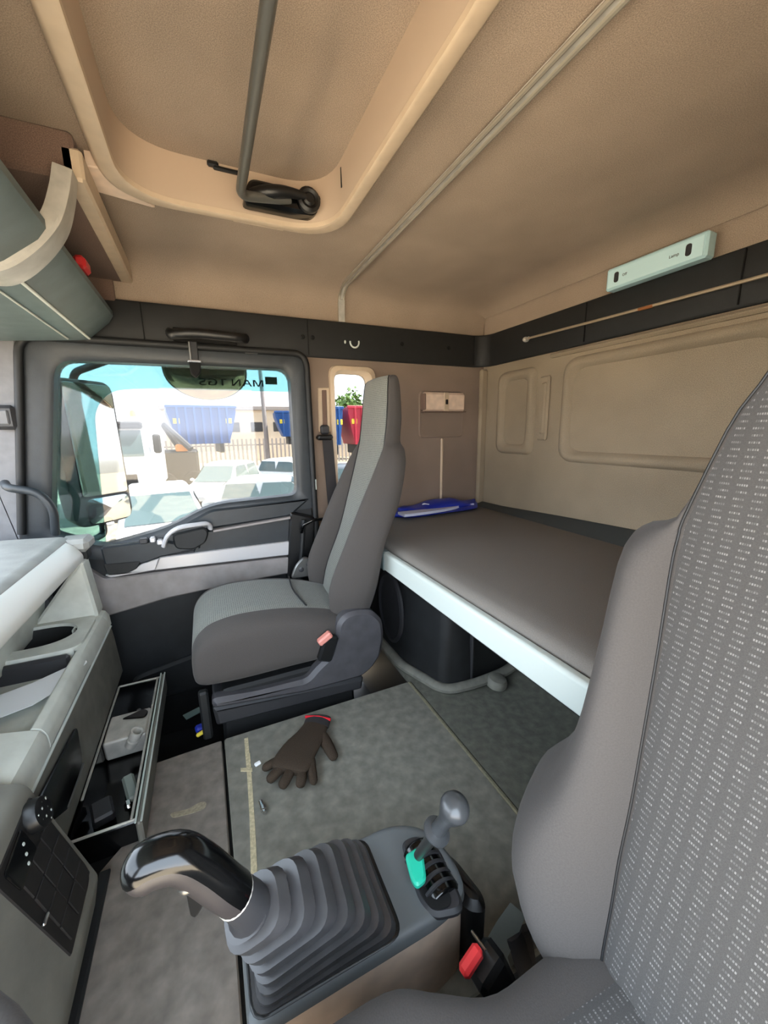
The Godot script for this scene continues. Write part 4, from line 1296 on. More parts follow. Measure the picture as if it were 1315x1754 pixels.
func build_passenger_seat() -> void:
	var cz := -1.505
	var t := thing("cab_seat", Vector3(.2, -1.35, cz), "grey cloth passenger seat with a tall integral headrest beside the far door", "seat")
	backrest(t, cz, [[-.735, .425, .17, .12, .02, .10], [-.70, .428, .205, .13, .05, .12], [-.58, .455, .235, .13, .085, .125], [-.43, .518, .232, .13, .085, .088], [-.27, .567, .228, .13, .06, .11], [-.14, .604, .215, .13, .03, .105], [-.075, .622, .178, .132, .012, .10], [-.04, .630, .146, .132, .004, .085], [.05, .642, .142, .13, .0, .08], [.15, .651, .134, .122, .0, .066], [.192, .657, .127, .115, .0, .052], [.205, .668, .112, .10, .0, .03]], mats.weave_check, Vector2(.112, .112), mats.seat_side)
	cushion(t, cz, [[-.108, -.735, -.80, .19], [-.10, -.69, -.825, .215], [-.075, -.652, -.838, .228], [-.03, -.625, -.845, .233], [.06, -.612, -.85, .234], [.20, -.622, -.85, .232], [.33, -.65, -.85, .228], [.45, -.69, -.85, .20]], mats.weave_check, Vector2(.112, .112), mats.seat_side, .165)
	var m := MB.new()
	m.tube(curve([Vector3(.285, -.628, cz - .16), Vector3(.27, -.626, cz), Vector3(.285, -.628, cz + .165)], 12), .003, 6)
	part(t, "cushion_seam", m, mats.rubber)
	m = MB.new()
	var sh := [Vector2(-0.061, -0.899), Vector2(-0.061, -0.862), Vector2(0.082, -0.880), Vector2(0.257, -0.884), Vector2(0.300, -0.844), Vector2(0.342, -0.817), Vector2(0.373, -0.759), Vector2(0.378, -0.695), Vector2(0.409, -0.662), Vector2(0.459, -0.657), Vector2(0.520, -0.670), Vector2(0.561, -0.718), Vector2(0.567, -0.789), Vector2(0.551, -0.868), Vector2(0.515, -0.914), Vector2(0.470, -0.939), Vector2(0.254, -0.936)]
	m.prism(rp(sh, .02, 3), Vector3(0, 0, -1.325), X, Y, Vector3(0, 0, .06), .014)
	part(t, "side_shell", m, mats.seat_plastic, 40)
	m = MB.new()
	m.prism(rp([Vector2(-0.062, -0.904), Vector2(0.482, -0.950), Vector2(0.473, -1.001), Vector2(-0.054, -0.976)], .01, 3), Vector3(0, 0, -1.74), X, Y, Vector3(0, 0, .462), .012)
	part(t, "base_skirt", m, mats.dark_plastic, 40)
	m = MB.new()
	m.prism(rp([Vector2(-.03, -.86), Vector2(.44, -.86), Vector2(.46, -1.35), Vector2(-.05, -1.35)], .02, 3), Vector3(0, 0, -1.72), X, Y, Vector3(0, 0, .42), .01)
	part(t, "pedestal", m, mats.rubber)
	m = MB.new()
	m.box(Vector3(-.085, -.93, -1.30), Vector3(.03, .18, .03), .006)
	part(t, "front_post", m, mats.band_plastic)
	m = MB.new()
	m.box(Vector3(.338, -.775, -1.265), Vector3(.055, .10, .03), .008, Basis(Z, -.35))
	var bk := part(t, "buckle", m, mats.black_plastic)
	m = MB.new()
	m.box(Vector3(0.326, -0.728, -1.255), Vector3(.055, .024, .028), .005, Basis(Z, .55))
	part(bk, "buckle_button", m, mats.pink_plastic, 40, "pinkish buckle button")
	m = MB.new()
	m.prism(rp([Vector2(.30, -.66), Vector2(.42, -.66), Vector2(.405, -.585), Vector2(.37, -.56), Vector2(.325, -.60)], .02, 4), Vector3(0, 0, -1.725), X, Y, Vector3(0, 0, .02), .004)
	var rc := part(t, "recliner_plate", m, mats.dull_steel)
	for q in [[.35, -.62], [.385, -.60], [.39, -.635]]:
		m = MB.new()
		m.lathe(Vector3(q[0], q[1], -1.706), Z, [[.012, 0], [.012, .004], [.007, .006], [0, .006]], 12)
		part(rc, "bolt", m, mats.dark_plastic)

func build_driver_seat() -> void:
	var cz := -.135
	var t := thing("cab_seat", Vector3(.3, -1.35, cz), "large foreground driver's seat in dark cloth with pale woven dashes, seen close on the right", "seat")
	backrest(t, cz, [[-.80, .405, .15, .09, .02, .10], [-.76, .41, .185, .095, .04, .12], [-.70, .424, .255, .104, .075, .13], [-.635, .440, .300, .110, .095, .13], [-.57, .456, .290, .117, .092, .125], [-.50, .474, .250, .122, .075, .125], [-.42, .494, .236, .130, .062, .12], [-.30, .525, .238, .143, .055, .115], [-.185, .553, .246, .156, .04, .11], [-.145, .563, .225, .158, .018, .10], [-.115, .570, .172, .157, .004, .09], [.0, .592, .138, .134, .0, .07], [.05, .604, .120, .115, .0, .06], [.10, .615, .104, .099, .0, .055], [.17, .628, .088, .083, .0, .045], [.185, .638, .075, .07, .0, .03]], mats.weave_dash, Vector2(.112, .083), mats.seat_side)
	cushion(t, cz, [[-.12, -.79, -.85, .15], [-.11, -.74, -.87, .175], [-.08, -.68, -.88, .198], [-.02, -.662, -.89, .203], [.08, -.655, -.89, .203], [.15, -.655, -.89, .198], [.20, -.66, -.89, .172], [.26, -.67, -.89, .145], [.34, -.69, -.89, .15], [.46, -.71, -.89, .16]], mats.weave_dash, Vector2(.112, .083), mats.seat_side, .085)
	var m := MB.new()
	m.box(Vector3(.17, -1.12, cz), Vector3(.46, .46, .30), .02)
	part(t, "pedestal", m, mats.rubber)
	m = MB.new()
	m.box(Vector3(.42, -.90, cz), Vector3(.16, .16, .34), .03)
	part(t, "rear_shell", m, mats.seat_plastic)
	# its buckle and a slack strap behind it
	t = thing("belt_buckle", Vector3(0.356, -0.96, -0.358), "black belt buckle with a red button between the gear console and the driver's seat", "buckle")
	var lo := Vector3(0.376, -1.006, -0.361); var hi := Vector3(0.281, -0.764, -0.342)
	var ax := (hi - lo).normalized()
	var sx := (Vector3(0.299, -0.76, -0.346) - Vector3(0.267, -0.801, -0.34)).normalized()
	sx = (sx - ax * sx.dot(ax)).normalized()
	var bs := Basis(sx, ax, sx.cross(ax))
	m = MB.new()
	m.box(lo.lerp(hi, .46) + (Vector3(0.321, -0.819, -0.339) - Vector3(0.303, -0.819, -0.347)), Vector3(.055, lo.distance_to(hi) * .96, .040), .008, bs)
	part(t, "body", m, mats.black_plastic)
	m = MB.new()
	m.box(hi - ax * .004 + bs.z * .003, Vector3(.040, .020, .018), .005, bs)
	part(t, "red_button", m, mats.red_plastic, 40, "red push button")
	m = MB.new()
	m.box(hi - ax * .008 + sx * .024, Vector3(.004, .030, .030), .0015, bs)
	part(t, "metal_edge", m, mats.chrome)
	m = MB.new()
	var strip := []
	for q in [[Vector3(0.443, -0.881, -0.426), Vector3(0.465, -0.904, -0.411)], [Vector3(0.41, -0.906, -0.425), Vector3(0.444, -0.926, -0.405)], [Vector3(0.383, -0.927, -0.421), Vector3(0.416, -0.953, -0.4)], [Vector3(0.384, -0.957, -0.413), Vector3(0.421, -0.984, -0.391)], [Vector3(0.398, -1.01, -0.395), Vector3(0.436, -1.021, -0.375)]]:
		strip.append(PackedVector3Array([q[0], q[1], q[1] + Vector3(0, -.003, .002), q[0] + Vector3(0, -.003, .002)]))
	m.loft(strip)
	solo("slack_strap", m, mat("strap_grey", Color(.44, .46, .44), .7), "grey slack belt strap folded beside the driver's seat behind the red buckle", "strap")
	m = MB.new()
	m.tube(curve([Vector3(0.438, -0.928, -0.407), Vector3(0.446, -0.971, -0.393), Vector3(0.454, -1.014, -0.38)], 10), .018, 8, Vector2(1, .5))
	m.tube(curve([Vector3(0.468, -0.943, -0.412), Vector3(0.472, -0.998, -0.398), Vector3(0.475, -1.053, -0.384)], 10), .014, 8, Vector2(1, .5))
	solo("belt_fold", m, mats.belt, "dark bunched belt cloth tucked against the driver's backrest", "strap")
	# wheel rim in the lower left corner
	t = thing("steering_wheel", Vector3(-.36, -.44, -.16), "dark grey padded steering wheel rim in the lower left corner", "steering wheel")
	var n := Vector3(.23, .97, 0).normalized()
	var u := n.cross(Z).normalized()
	var c := Vector3(-.365, -.435, -.165)
	m = MB.new()
	var rings := []
	for k in 49:
		var a := TAU * k / 48.0
		var d := u * cos(a) + Z * sin(a)
		var r := PackedVector3Array()
		for i in 14:
			var b := TAU * i / 14.0
			r.append(c + d * (.235 + cos(b) * .021) + n * sin(b) * .021)
		rings.append(r)
	m.loft(rings, true, false)
	part(t, "rim", m, mats.seat_side, 60)
	for a in [.3, 2.84, 4.71]:
		m = MB.new()
		var d: Vector3 = u * cos(a) + Z * sin(a)
		m.tube(PackedVector3Array([c - n * .03, c + d * .12 - n * .02, c + d * .23]), [.03, .024, .018], 10, Vector2(.5, 1.0), n)
		part(t, "spoke", m, mats.seat_plastic)
	m = MB.new()
	m.lathe(c - n * .06, n, [[.06, 0], [.085, .02], [.085, .05], [.07, .065], [0, .07]], 24)
	part(t, "hub", m, mats.seat_plastic)
	m = MB.new()
	m.tube(PackedVector3Array([c - n * .05, c - n * .25 + Vector3(-.12, 0, 0)]), .04, 12)
	part(t, "column", m, mats.seat_plastic)

# ---------- gear console ----------
func build_console() -> void:
	var t := thing("gear_console", Vector3(.16, -1.0, -.52), "tan and grey gear console standing on the floor beside the driver's seat", "console")
	var plan := [Vector2(-.022, -.432), Vector2(.285, -.432), Vector2(.352, -.445), Vector2(.362, -.50), Vector2(.345, -.575), Vector2(.285, -.612), Vector2(-.022, -.612)]
	var rr := [.02, .05, .04, .05, .04, .06, .02]
	var rings := []
	for q in [[-1.0, .0], [-.90, .0], [-.845, -.004], [-.835, -.008]]:
		var sc := []
		for p in plan: sc.append(Vector2(p.x, -.52 + (p.y + .52) * (1.0 + q[1])))
		rings.append(lift(rp(sc, rr, 5), Vector3(0, q[0], 0), X, Z))
	var m := MB.new()
	m.loft(rings)
	part(t, "body", m, mats.tan_plastic, 40, "tan side body")
	m = MB.new()
	rings = []
	for q in [[-.838, .004], [-.824, .002], [-.818, -.004], [-.8165, -.012]]:
		var sc := []
		for p in plan: sc.append(Vector2(.165 + (p.x - .165) * (1.0 + q[1] * 6), -.52 + (p.y + .52) * (1.0 + q[1] * 11)))
		rings.append(lift(rp(sc, rr, 5), Vector3(0, q[0], 0), X, Z))
	m.loft(rings)
	part(t, "top_plate", m, mats.console_grey, 40)
	m = MB.new()
	m.prism(rp([Vector2(.27, -.622), Vector2(.335, -.60), Vector2(.385, -.53), Vector2(.398, -.45), Vector2(.385, -.425), Vector2(.355, -.44), Vector2(.34, -.56)], .02, 4), Vector3(0, -1.0, 0), X, Z, Vector3(.0, .145, 0), .012)
	part(t, "rear_cover", m, mats.black_plastic)
	# bellows: stepped pleats from the square foot to the round collar
	var o := Vector3(.100, -.8165, -.521)
	var top := Vector3(-.012, -.635, -.452)
	var ax := (top - o).normalized()
	m = MB.new()
	rings = []
	var n := 7
	for k in n * 4 + 1:
		var step := k / 4
		var ph := k % 4
		var f: float = [float(step) / n, (step + .10) / n, (step + .66) / n, (step + .70) / n][ph]
		var sf: float = [float(step) / n, (step + .02) / n, (step + .20) / n, (step + 1.0) / n][ph]
		var shrink: float = [.96, 1.0, .98, .80][ph]
		var pos := o + (top - o) * f + Vector3(.018, .0, -.0) * sin(PI * f)
		var up := Y.slerp(ax, minf(1.0, f * 1.25))
		var e1 := (X - up * X.dot(up)).normalized()
		var e2 := up.cross(e1)
		var w := lerpf(.232, .066, pow(sf, .92)) * shrink
		var h := lerpf(.170, .062, pow(sf, 1.0)) * shrink
		rings.append(lift(rect(w, h, lerpf(.025, .031, sf) , 5), pos, e1, e2))
	m.loft(rings)
	part(t, "bellows", m, mats.boot, 32)
	m = MB.new()
	m.prism(rect(.242, .178, .028, 5), Vector3(.100, -.8175, -.521), X, Z, Vector3(0, .004, 0), .002)
	part(t, "bellows_frame", m, mats.black_plastic)
	# gear lever: collar, bent grip, cap, trigger
	var g := thing("gear_lever", top, "black and grey gear lever with a bent hand grip rising from the pleated bellows", "gear lever")
	var c0 := top - ax * .012
	m = MB.new()
	var pth := [c0, Vector3(-0.007, -0.622, -0.449), Vector3(-0.027, -0.574, -0.441), Vector3(-0.054, -0.523, -0.443), Vector3(-0.077, -0.491, -0.443), Vector3(-0.101, -0.488, -0.444), Vector3(-0.117, -0.494, -0.444), Vector3(-0.126, -0.5, -0.445)]
	m.tube(curve([c0, Vector3(-0.007, -0.622, -0.449), Vector3(-0.023, -0.586, -0.443)], 8), [.029, .0285, .028, .027, .0262, .0255, .025, .0245, .024], 18)
	part(g, "collar", m, mats.dark_plastic)
	var cp := curve([Vector3(-0.02, -0.589, -0.443), Vector3(-0.032, -0.565, -0.44), Vector3(-0.055, -0.525, -0.442), Vector3(-0.076, -0.496, -0.442), Vector3(-0.1, -0.49, -0.443), Vector3(-0.116, -0.494, -0.443), Vector3(-0.125, -0.499, -0.445)], 26)
	var rad := []
	for i in cp.size():
		var f := float(i) / (cp.size() - 1)
		rad.append(lerpf(.0245, .0255, smoothstep(0.0, .6, f)) * (1.0 if f < .72 else sqrt(maxf(.03, 1.0 - pow((f - .72) / .285, 2.4)))))
	m = MB.new()
	m.tube(cp, rad, 22, Vector2(1.0, 1.0), Y)
	part(g, "grip", m, mat("grip_brown", Color(.20, .185, .185), .42), 60)
	m = MB.new()
	var shell := []
	var xd := Y
	for i in range(1, cp.size()):
		var d := (cp[mini(i + 1, cp.size() - 1)] - cp[i - 1]).normalized()
		xd = (xd - d * xd.dot(d)).normalized()
		var yd := d.cross(xd)
		var ring := PackedVector3Array()
		for k in 13:
			var a := -1.45 + 2.9 * k / 12.0 - .25
			var rr2: float = rad[i] * (1.045 if k > 0 and k < 12 else .99)
			ring.append(cp[i] + (xd * cos(a) + yd * sin(a)) * rr2)
		shell.append(ring)
	m.loft(shell, false, false, Vector2.ONE, Y)
	part(g, "grip_cap", m, mats.black_gloss, 60, "glossy black cap over the grip")
	m = MB.new()
	m.lathe(Vector3(-0.021, -0.588, -0.443), (cp[0] - cp[2]).normalized(), [[.0245, -.002], [.0255, 0], [.0245, .002]], 22)
	part(g, "pale_ring", m, mats.trim_silver)
	m = MB.new()
	m.ball(Vector3(-0.069, -0.525, -0.428), Vector3(.011, .008, .009))
	part(g, "button", m, mats.dull_steel)
	m = MB.new()
	m.prism(rp([Vector2(-.008, .016), Vector2(.028, .010), Vector2(.006, -.046), Vector2(-.002, -.042)], .004), Vector3(-0.069, -0.545, -0.433), (Vector3(-0.057, -0.545, -0.427) - Vector3(-0.069, -0.545, -0.433)).normalized(), (Vector3(-0.066, -0.511, -0.428) - Vector3(-0.069, -0.545, -0.433)).normalized(), Vector3(.004, .002, -.008), .002)
	part(g, "trigger", m, mats.black_plastic)
	# trailer brake lever in its slot
	t = thing("brake_lever", Vector3(.30, -.82, -.50), "grey mushroom-knobbed hand brake lever in a black slot at the end of the gear console", "lever")
	m = MB.new()
	m.prism(rp([Vector2(0.280, -0.569), Vector2(0.318, -0.569), Vector2(0.349, -0.529), Vector2(0.334, -0.416), Vector2(0.276, -0.432), Vector2(0.264, -0.463)], .025, 5), Vector3(0, -.83, 0), X, Z, Vector3(0, .018, 0), .006)
	part(t, "bezel", m, mats.dark_plastic)
	m = MB.new()
	m.prism(rp([Vector2(0.283, -0.553), Vector2(0.311, -0.552), Vector2(0.329, -0.519), Vector2(0.316, -0.429), Vector2(0.278, -0.437), Vector2(0.272, -0.465)], .018, 5), Vector3(0, -.812, 0), X, Z, Vector3(0, .003, 0), .001)
	part(t, "slot", m, mats.void_black)
	m = MB.new()
	m.lathe(Vector3(.307, -.837, -.552), Vector3(.05, 0, 1).normalized(), [[.0, 0], [.034, .002], [.038, .008], [.038, .096], [.034, .102], [0, .104]], 24)
	part(t, "drum", m, mats.black_gloss)
	for k in 5:
		m = MB.new()
		m.lathe(Vector3(.308, -.837, -.535 + .017 * k), Vector3(.05, 0, 1).normalized(), [[.037, 0], [.041, .001], [.041, .006], [.037, .007]], 24)
		part(t, "drum_rib", m, mats.dark_plastic)
	var b0 := Vector3(0.283, -0.766, -0.498); var b1 := Vector3(0.33, -0.599, -0.436)
	var bd := (b1 - b0).normalized()
	var bl := b0.distance_to(b1)
	m = MB.new()
	m.lathe(b0, bd, [[.0, 0], [.0085, 0], [.0095, .02], [.011, bl * .40], [.012, bl * .42]], 18)
	part(t, "stem", m, mats.dull_steel)
	m = MB.new()
	m.lathe(b0, bd, [[.011, bl * .41], [.022, bl * .43], [.0245, bl * .45], [.024, bl * .465], [.013, bl * .485], [.0125, bl * .60], [.0125, bl * .66], [.0185, bl * .74], [.0255, bl * .84], [.0255, bl * .87], [.0215, bl * .92], [.012, bl * .955], [.0, bl * .965]], 24)
	part(t, "knob", m, mat("knob_grey", Color(.25, .255, .26), .28), 40)
	m = MB.new()
	m.prism(rp([Vector2(0.269, -0.524), Vector2(0.297, -0.526), Vector2(0.302, -0.513), Vector2(0.285, -0.471), Vector2(0.263, -0.467), Vector2(0.260, -0.483)], .008, 4), Vector3(0, -.798, 0), X, Z, Vector3(0, .014, 0), .004)
	solo("release_tab", m, mats.green_plastic, "bright turquoise release tab beside the brake lever on the gear console", "tab")

func build_loose() -> void:
	# knitted work glove
	var t := thing("work_glove", Vector3(.17, -1.0, -1.1), "dark brown knitted work glove with a red hem lying on the middle floor mat", "glove")
	var m := MB.new()
	var cuff := [Vector3(0.266, -0.985, -1.186), Vector3(0.248, -0.98, -1.133)]
	var palm := curve([Vector3(0.252, -0.982, -1.149), Vector3(0.219, -0.977, -1.104), Vector3(0.176, -0.974, -1.061), Vector3(0.142, -0.975, -1.018), Vector3(0.128, -0.977, -1)], 12)
	var wide := [.043, .044, .047, .050, .053, .056, .058, .060, .061, .060, .058, .053, .045]
	m.tube(palm, wide, 18, Vector2(.30, 1.0), Y)
	part(t, "palm", m, mats.knit, 60)
	for q in [[Vector3(0.125, -0.982, -1.062), Vector3(0.092, -0.984, -1.056), Vector3(0.062, -0.988, -1.052), .0135], [Vector3(0.122, -0.98, -1.028), Vector3(0.092, -0.982, -1.011), Vector3(0.07, -0.988, -1.002), .0145], [Vector3(0.138, -0.979, -1.001), Vector3(0.116, -0.982, -0.976), Vector3(0.1, -0.988, -0.965), .0145], [Vector3(0.17, -0.98, -0.996), Vector3(0.161, -0.983, -0.965), Vector3(0.15, -0.988, -0.943), .0145], [Vector3(0.203, -0.98, -1.018), Vector3(0.194, -0.983, -0.968), Vector3(0.191, -0.99, -0.936), .0125]]:
		m = MB.new()
		var fp := curve([q[0], q[1], q[2]], 10)
		var r: float = q[3]
		m.tube(fp, [r * .9, r, r * 1.03, r * 1.0, r * 1.02, r * 1.05, r * 1.02, r, r * .92, r * .7, r * .25], 12, Vector2(.85, 1.0), Y)
		part(t, "finger", m, mats.knit, 60)
	m = MB.new()
	m.tube(curve([Vector3(0.257, -0.985, -1.115), Vector3(0.265, -0.986, -1.058), Vector3(0.268, -0.987, -1.019), Vector3(0.272, -0.99, -0.994)], 10), [.016, .018, .019, .019, .018, .018, .017, .016, .015, .012, .004], 12, Vector2(.8, 1.0), Y)
	part(t, "thumb", m, mats.knit, 60)
	m = MB.new()
	m.tube(PackedVector3Array([Vector3(0.272, -0.984, -1.185), Vector3(0.261, -0.983, -1.164), Vector3(0.25, -0.982, -1.141)]), [.043, .045, .044], 18, Vector2(.30, 1.0), Y)
	part(t, "cuff", m, mats.belt, 60)
	m = MB.new()
	m.tube(PackedVector3Array([Vector3(0.229, -0.978, -1.201), Vector3(0.268, -0.974, -1.176), Vector3(0.304, -0.978, -1.149)]), .005, 8)
	part(t, "red_hem", m, mats.knit_red)
	m = MB.new()
	m.box(Vector3(0.053, -0.996, -1.088), Vector3(.018, .008, .012), .002, Basis(Y, .3))
	solo("white_scrap", m, mats.paper, "tiny white scrap on the floor mat beside the glove's fingertips", "scrap")
	m = MB.new()
	var p0 := Vector3(0.044, -0.992, -0.95); var p1 := Vector3(0.05, -0.992, -0.913)
	m.lathe(p0, p1 - p0, [[.0, 0], [.0065, .0], [.0065, .018], [.008, .019], [.008, .030], [.0055, .031], [.0055, .038], [0, .038]], 14)
	solo("bulb", m, mats.chrome, "small shiny metal fitting lying on the floor mat near the tape", "fitting")
	m = MB.new()
	m.box(Vector3(-0.161, -1.2, -1.709), Vector3(.07, .004, .04), .001, Basis(Y, .4))
	solo("clear_wrapper", m, mat("clear_wrap", Color(.50, .58, .56), .2), "crumpled clear wrapper in the dark footwell by the far seat's front", "wrapper")
	m = MB.new()
	m.box(Vector3(-0.106, -1.01, -1.347), Vector3(.04, .02, .03), .006, Basis(Y, .2))
	solo("plastic_bit", m, mats.blue_film, "small blue cap on the mat edge at the far seat's front post", "cap")
	m = MB.new()
	m.box(Vector3(-0.107, -1, -1.305), Vector3(.03, .012, .014), .004, Basis(Y, .5))
	solo("yellow_piece", m, mats.yellow_bit, "small yellow piece on the mat edge next to the blue cap", "scrap")
	m = MB.new()
	m.ball(Vector3(0.586, -0.668, -0.209), Vector3(.004, .009, .005))
	solo("yellow_crumb", m, mats.yellow_bit, "tiny yellow crumb stuck on the driver's backrest", "crumb")
	# folded blue bag on the bunk
	t = thing("blue_bag", Vector3(1.15, -.44, -1.78), "folded blue plastic bag with a white stripe lying on the far end of the bunk", "bag")
	m = MB.new()
	var rings := []
	for i in 13:
		var f := i / 12.0
		var x := lerpf(.86, 1.40, f)
		var w := .10 * sqrt(maxf(.02, 1.0 - pow(2 * f - 1, 4)))
		var r := PackedVector3Array()
		for k in 16:
			var a := TAU * k / 16.0
			r.append(Vector3(x, -.428 + sin(a) * (.013 + .004 * sin(f * 9)), -1.77 - f * .03 + cos(a) * w))
		rings.append(r)
	m.loft(rings)
	part(t, "lower_fold", m, mats.blue_film, 60)
	m = MB.new()
	rings = []
	for i in 13:
		var f := i / 12.0
		var x := lerpf(.90, 1.385, f)
		var r := PackedVector3Array()
		for k in 14:
			var a := TAU * k / 14.0
			r.append(Vector3(x, -.412 + sin(a) * (.012 + .030 * exp(-pow((f - .55) / .2, 2.0)) + .006 * sin(f * 20)), -1.80 + cos(a) * .075 * sqrt(maxf(.05, 1.0 - pow(2 * f - 1, 4)))))
		rings.append(r)
	m.loft(rings)
	part(t, "upper_fold", m, mats.blue_film, 60)
	m = MB.new()
	rings = []
	for i in 9:
		var f := i / 8.0
		rings.append(PackedVector3Array([Vector3(lerpf(.865, 1.34, f), -.421, -1.668 - .13 * pow(f, 3)), Vector3(lerpf(.865, 1.34, f), -.421, -1.74), Vector3(lerpf(.865, 1.34, f), -.408, -1.74), Vector3(lerpf(.865, 1.34, f), -.408, -1.668 - .13 * pow(f, 3))]))
	m.loft(rings)
	part(t, "white_stripe", m, mat("stripe_white", Color(.80, .82, .9), .4))
	m = MB.new()
	m.box(Vector3(1.07, -.40, -1.79), Vector3(.05, .02, .05), .006, Basis(Y, .5))
	part(t, "white_tag", m, mats.paper)

# ---------- outside ----------
func car(called: String, at: Vector3, yaw: float, paint: Material, label: String, tall := 1.0) -> Node3D:
	var t := thing(called, Vector3.ZERO, label, "car", "cars parked in the yard")
	# length along z (nose at +z), built on the ground at the origin
	var m := MB.new()
	var rings := []
	for q in [[-2.15, .70, .42, .72], [-2.10, .80, .32, .86], [-1.7, .87, .25, .92], [-.9, .89, .22, .93], [.3, .89, .22, .91], [1.0, .88, .24, .88], [1.6, .84, .26, .78], [2.0, .74, .32, .66], [2.12, .60, .40, .56]]:
		var r := PackedVector3Array()
		for p in rp([Vector2(-q[1], q[2]), Vector2(q[1], q[2]), Vector2(q[1] * .97, q[3]), Vector2(-q[1] * .97, q[3])], .13, 4): r.append(Vector3(p.x, p.y, q[0]))
		rings.append(r)
	m.loft(rings)
	part(t, "body", m, paint, 50)
	m = MB.new()
	rings = []
	for q in [[.86, -1.95, 1.05, .82], [1.12, -1.75, .62, .74], [1.36 * tall, -1.45, .22, .64], [1.43 * tall, -1.15, -.02, .56], [1.445 * tall, -.9, -.2, .45]]:
		rings.append(lift(rp([Vector2(-q[3], q[1]), Vector2(q[3], q[1]), Vector2(q[3], q[2]), Vector2(-q[3], q[2])], .14, 4), Vector3(0, q[0], 0), X, Z))
	m.loft(rings)
	part(t, "cabin", m, paint, 50)
	var gl := mat("car_glass", Color(.30, .37, .38), .08)
	m = MB.new()
	m.quad(Vector3(-.70, .93, .975), Vector3(.70, .93, .975), Vector3(.57, 1.33 * tall, .30), Vector3(-.57, 1.33 * tall, .30))
	m.face(0, Z)
	part(t, "windscreen", m, gl)
	m = MB.new()
	m.quad(Vector3(-.66, .95, -1.90), Vector3(.66, .95, -1.90), Vector3(.54, 1.32 * tall, -1.53), Vector3(-.54, 1.32 * tall, -1.53))
	m.face(0, -Z)
	part(t, "rear_window", m, gl)
	for sx in [-1.0, 1.0]:
		for w in [[-1.45, -.55], [-.47, .42]]:
			m = MB.new()
			m.quad(Vector3(sx * .81, .95, w[0] - .12), Vector3(sx * .80, .95, w[1] + (.25 if w[1] > 0 else 0.0)), Vector3(sx * .668, 1.32 * tall, w[1] - .12), Vector3(sx * .668, 1.32 * tall, w[0]))
			m.face(0, X * sx)
			part(t, "side_window", m, gl)
		for z in [-1.35, 1.32]:
			m = MB.new()
			m.lathe(Vector3(sx * .70, .31, z), X * sx, [[0, 0], [.30, 0], [.315, .03], [.315, .17], [.29, .20], [.20, .205], [.19, .19], [.06, .19], [0, .2]], 22)
			part(t, "wheel", m, mats.mirror_shell)
			m = MB.new()
			m.lathe(Vector3(sx * .90, .31, z), X * sx, [[.195, 0], [.19, .008], [.05, .004], [.0, .008]], 18)
			part(t, "hub_cap", m, mats.dull_steel)
		m = MB.new()
		m.ball(Vector3(sx * .58, .60, 2.0), Vector3(.16, .07, .08), Basis.IDENTITY, 12, 8)
		part(t, "headlamp", m, mats.chrome)
		m = MB.new()
		m.ball(Vector3(sx * .96, .97, .62), Vector3(.09, .06, .06), Basis.IDENTITY, 10, 8)
		part(t, "door_mirror", m, paint)
	m = MB.new()
	m.box(Vector3(0, .50, 2.09), Vector3(.8, .12, .05), .02)
	part(t, "grille", m, mats.mirror_shell)
	t.position = at
	t.rotation.y = yaw
	return t

func skip(at: Vector3, yaw: float, size: Vector3, m0: Material, called: String, label: String, ribs := 5) -> void:
	var t := thing(called, at, label, "container", "skips standing in the yard")
	t.rotation.y = yaw
	var m := MB.new()
	var hx := size.x / 2; var h := size.y; var hz := size.z / 2
	var rings := []
	for q in [[0.0, .72], [h * .35, .86], [h * .85, 1.0], [h, 1.0]]:
		rings.append(PackedVector3Array([at + Vector3(-hx * q[1], q[0], -hz), at + Vector3(hx * q[1], q[0], -hz), at + Vector3(hx * q[1], q[0], hz), at + Vector3(-hx * q[1], q[0], hz)]))
	m.loft(rings)
	part(t, "tub", m, m0, 20)
	m = MB.new()
	m.box(at + Vector3(0, h, hz), Vector3(size.x + .1, .14, .14), .02)
	part(t, "top_rim", m, m0)
	for k in ribs:
		m = MB.new()
		var x := lerpf(-hx * .72, hx * .72, float(k) / (ribs - 1))
		m.prism(PackedVector2Array([Vector2(-.05, 0), Vector2(.05, 0), Vector2(.05, h), Vector2(-.05, h)]), at + Vector3(x, 0, hz - .02), X + Y * 0.0, Y + X * .0, Vector3(0, 0, .10), .01)
		part(t, "rib", m, m0)
	for x in [-.38, .38]:
		m = MB.new()
		m.box(at + Vector3(x * size.x, h * .62, hz + .02), Vector3(.3, .26, .02), .005)
		part(t, "yellow_plate", m, mats.yellow_bit)
	for x in [-.5, .5]:
		m = MB.new()
		m.box(at + Vector3(x * size.x * .5, -.25, 0), Vector3(.2, .5, size.z * .9), .02)
		part(t, "skid", m, mats.mirror_shell)

func tree(at: Vector3, h: float, w: float, sd: int, label: String) -> void:
	var t := thing("tree", at, label, "tree", "trees beyond the yard")
	var r := RandomNumberGenerator.new()
	r.seed = sd
	var m := MB.new()
	m.tube(curve([at, at + Vector3(.1, h * .3, 0), at + Vector3(0, h * .65, .1)], 6), [.16, .15, .14, .12, .10, .07, .04], 8)
	part(t, "trunk", m, mat("bark", Color(.32, .27, .22), .9))
	m = MB.new()
	for k in 1100:
		var d := Vector3(r.randfn(), r.randfn(), r.randfn()).normalized()
		var p := at + Vector3(0, h * .62, 0) + d * Vector3(w, h * .38, w) * pow(r.randf(), .35) * (1.0 + .25 * sin(d.x * 5 + sd) * cos(d.z * 4))
		var a := Vector3(r.randfn(), r.randfn(), r.randfn()).normalized() * h * .035
		var b := a.cross(d).normalized() * h * .022
		m.tri(p - a, p + b, p + a)
		m.tri(p - a, p + a, p - b)
	var f := part(t, "foliage", m, mat("leaf", Color(.30, .42, .16), .7), 5)
	f.set_meta("kind", "stuff")

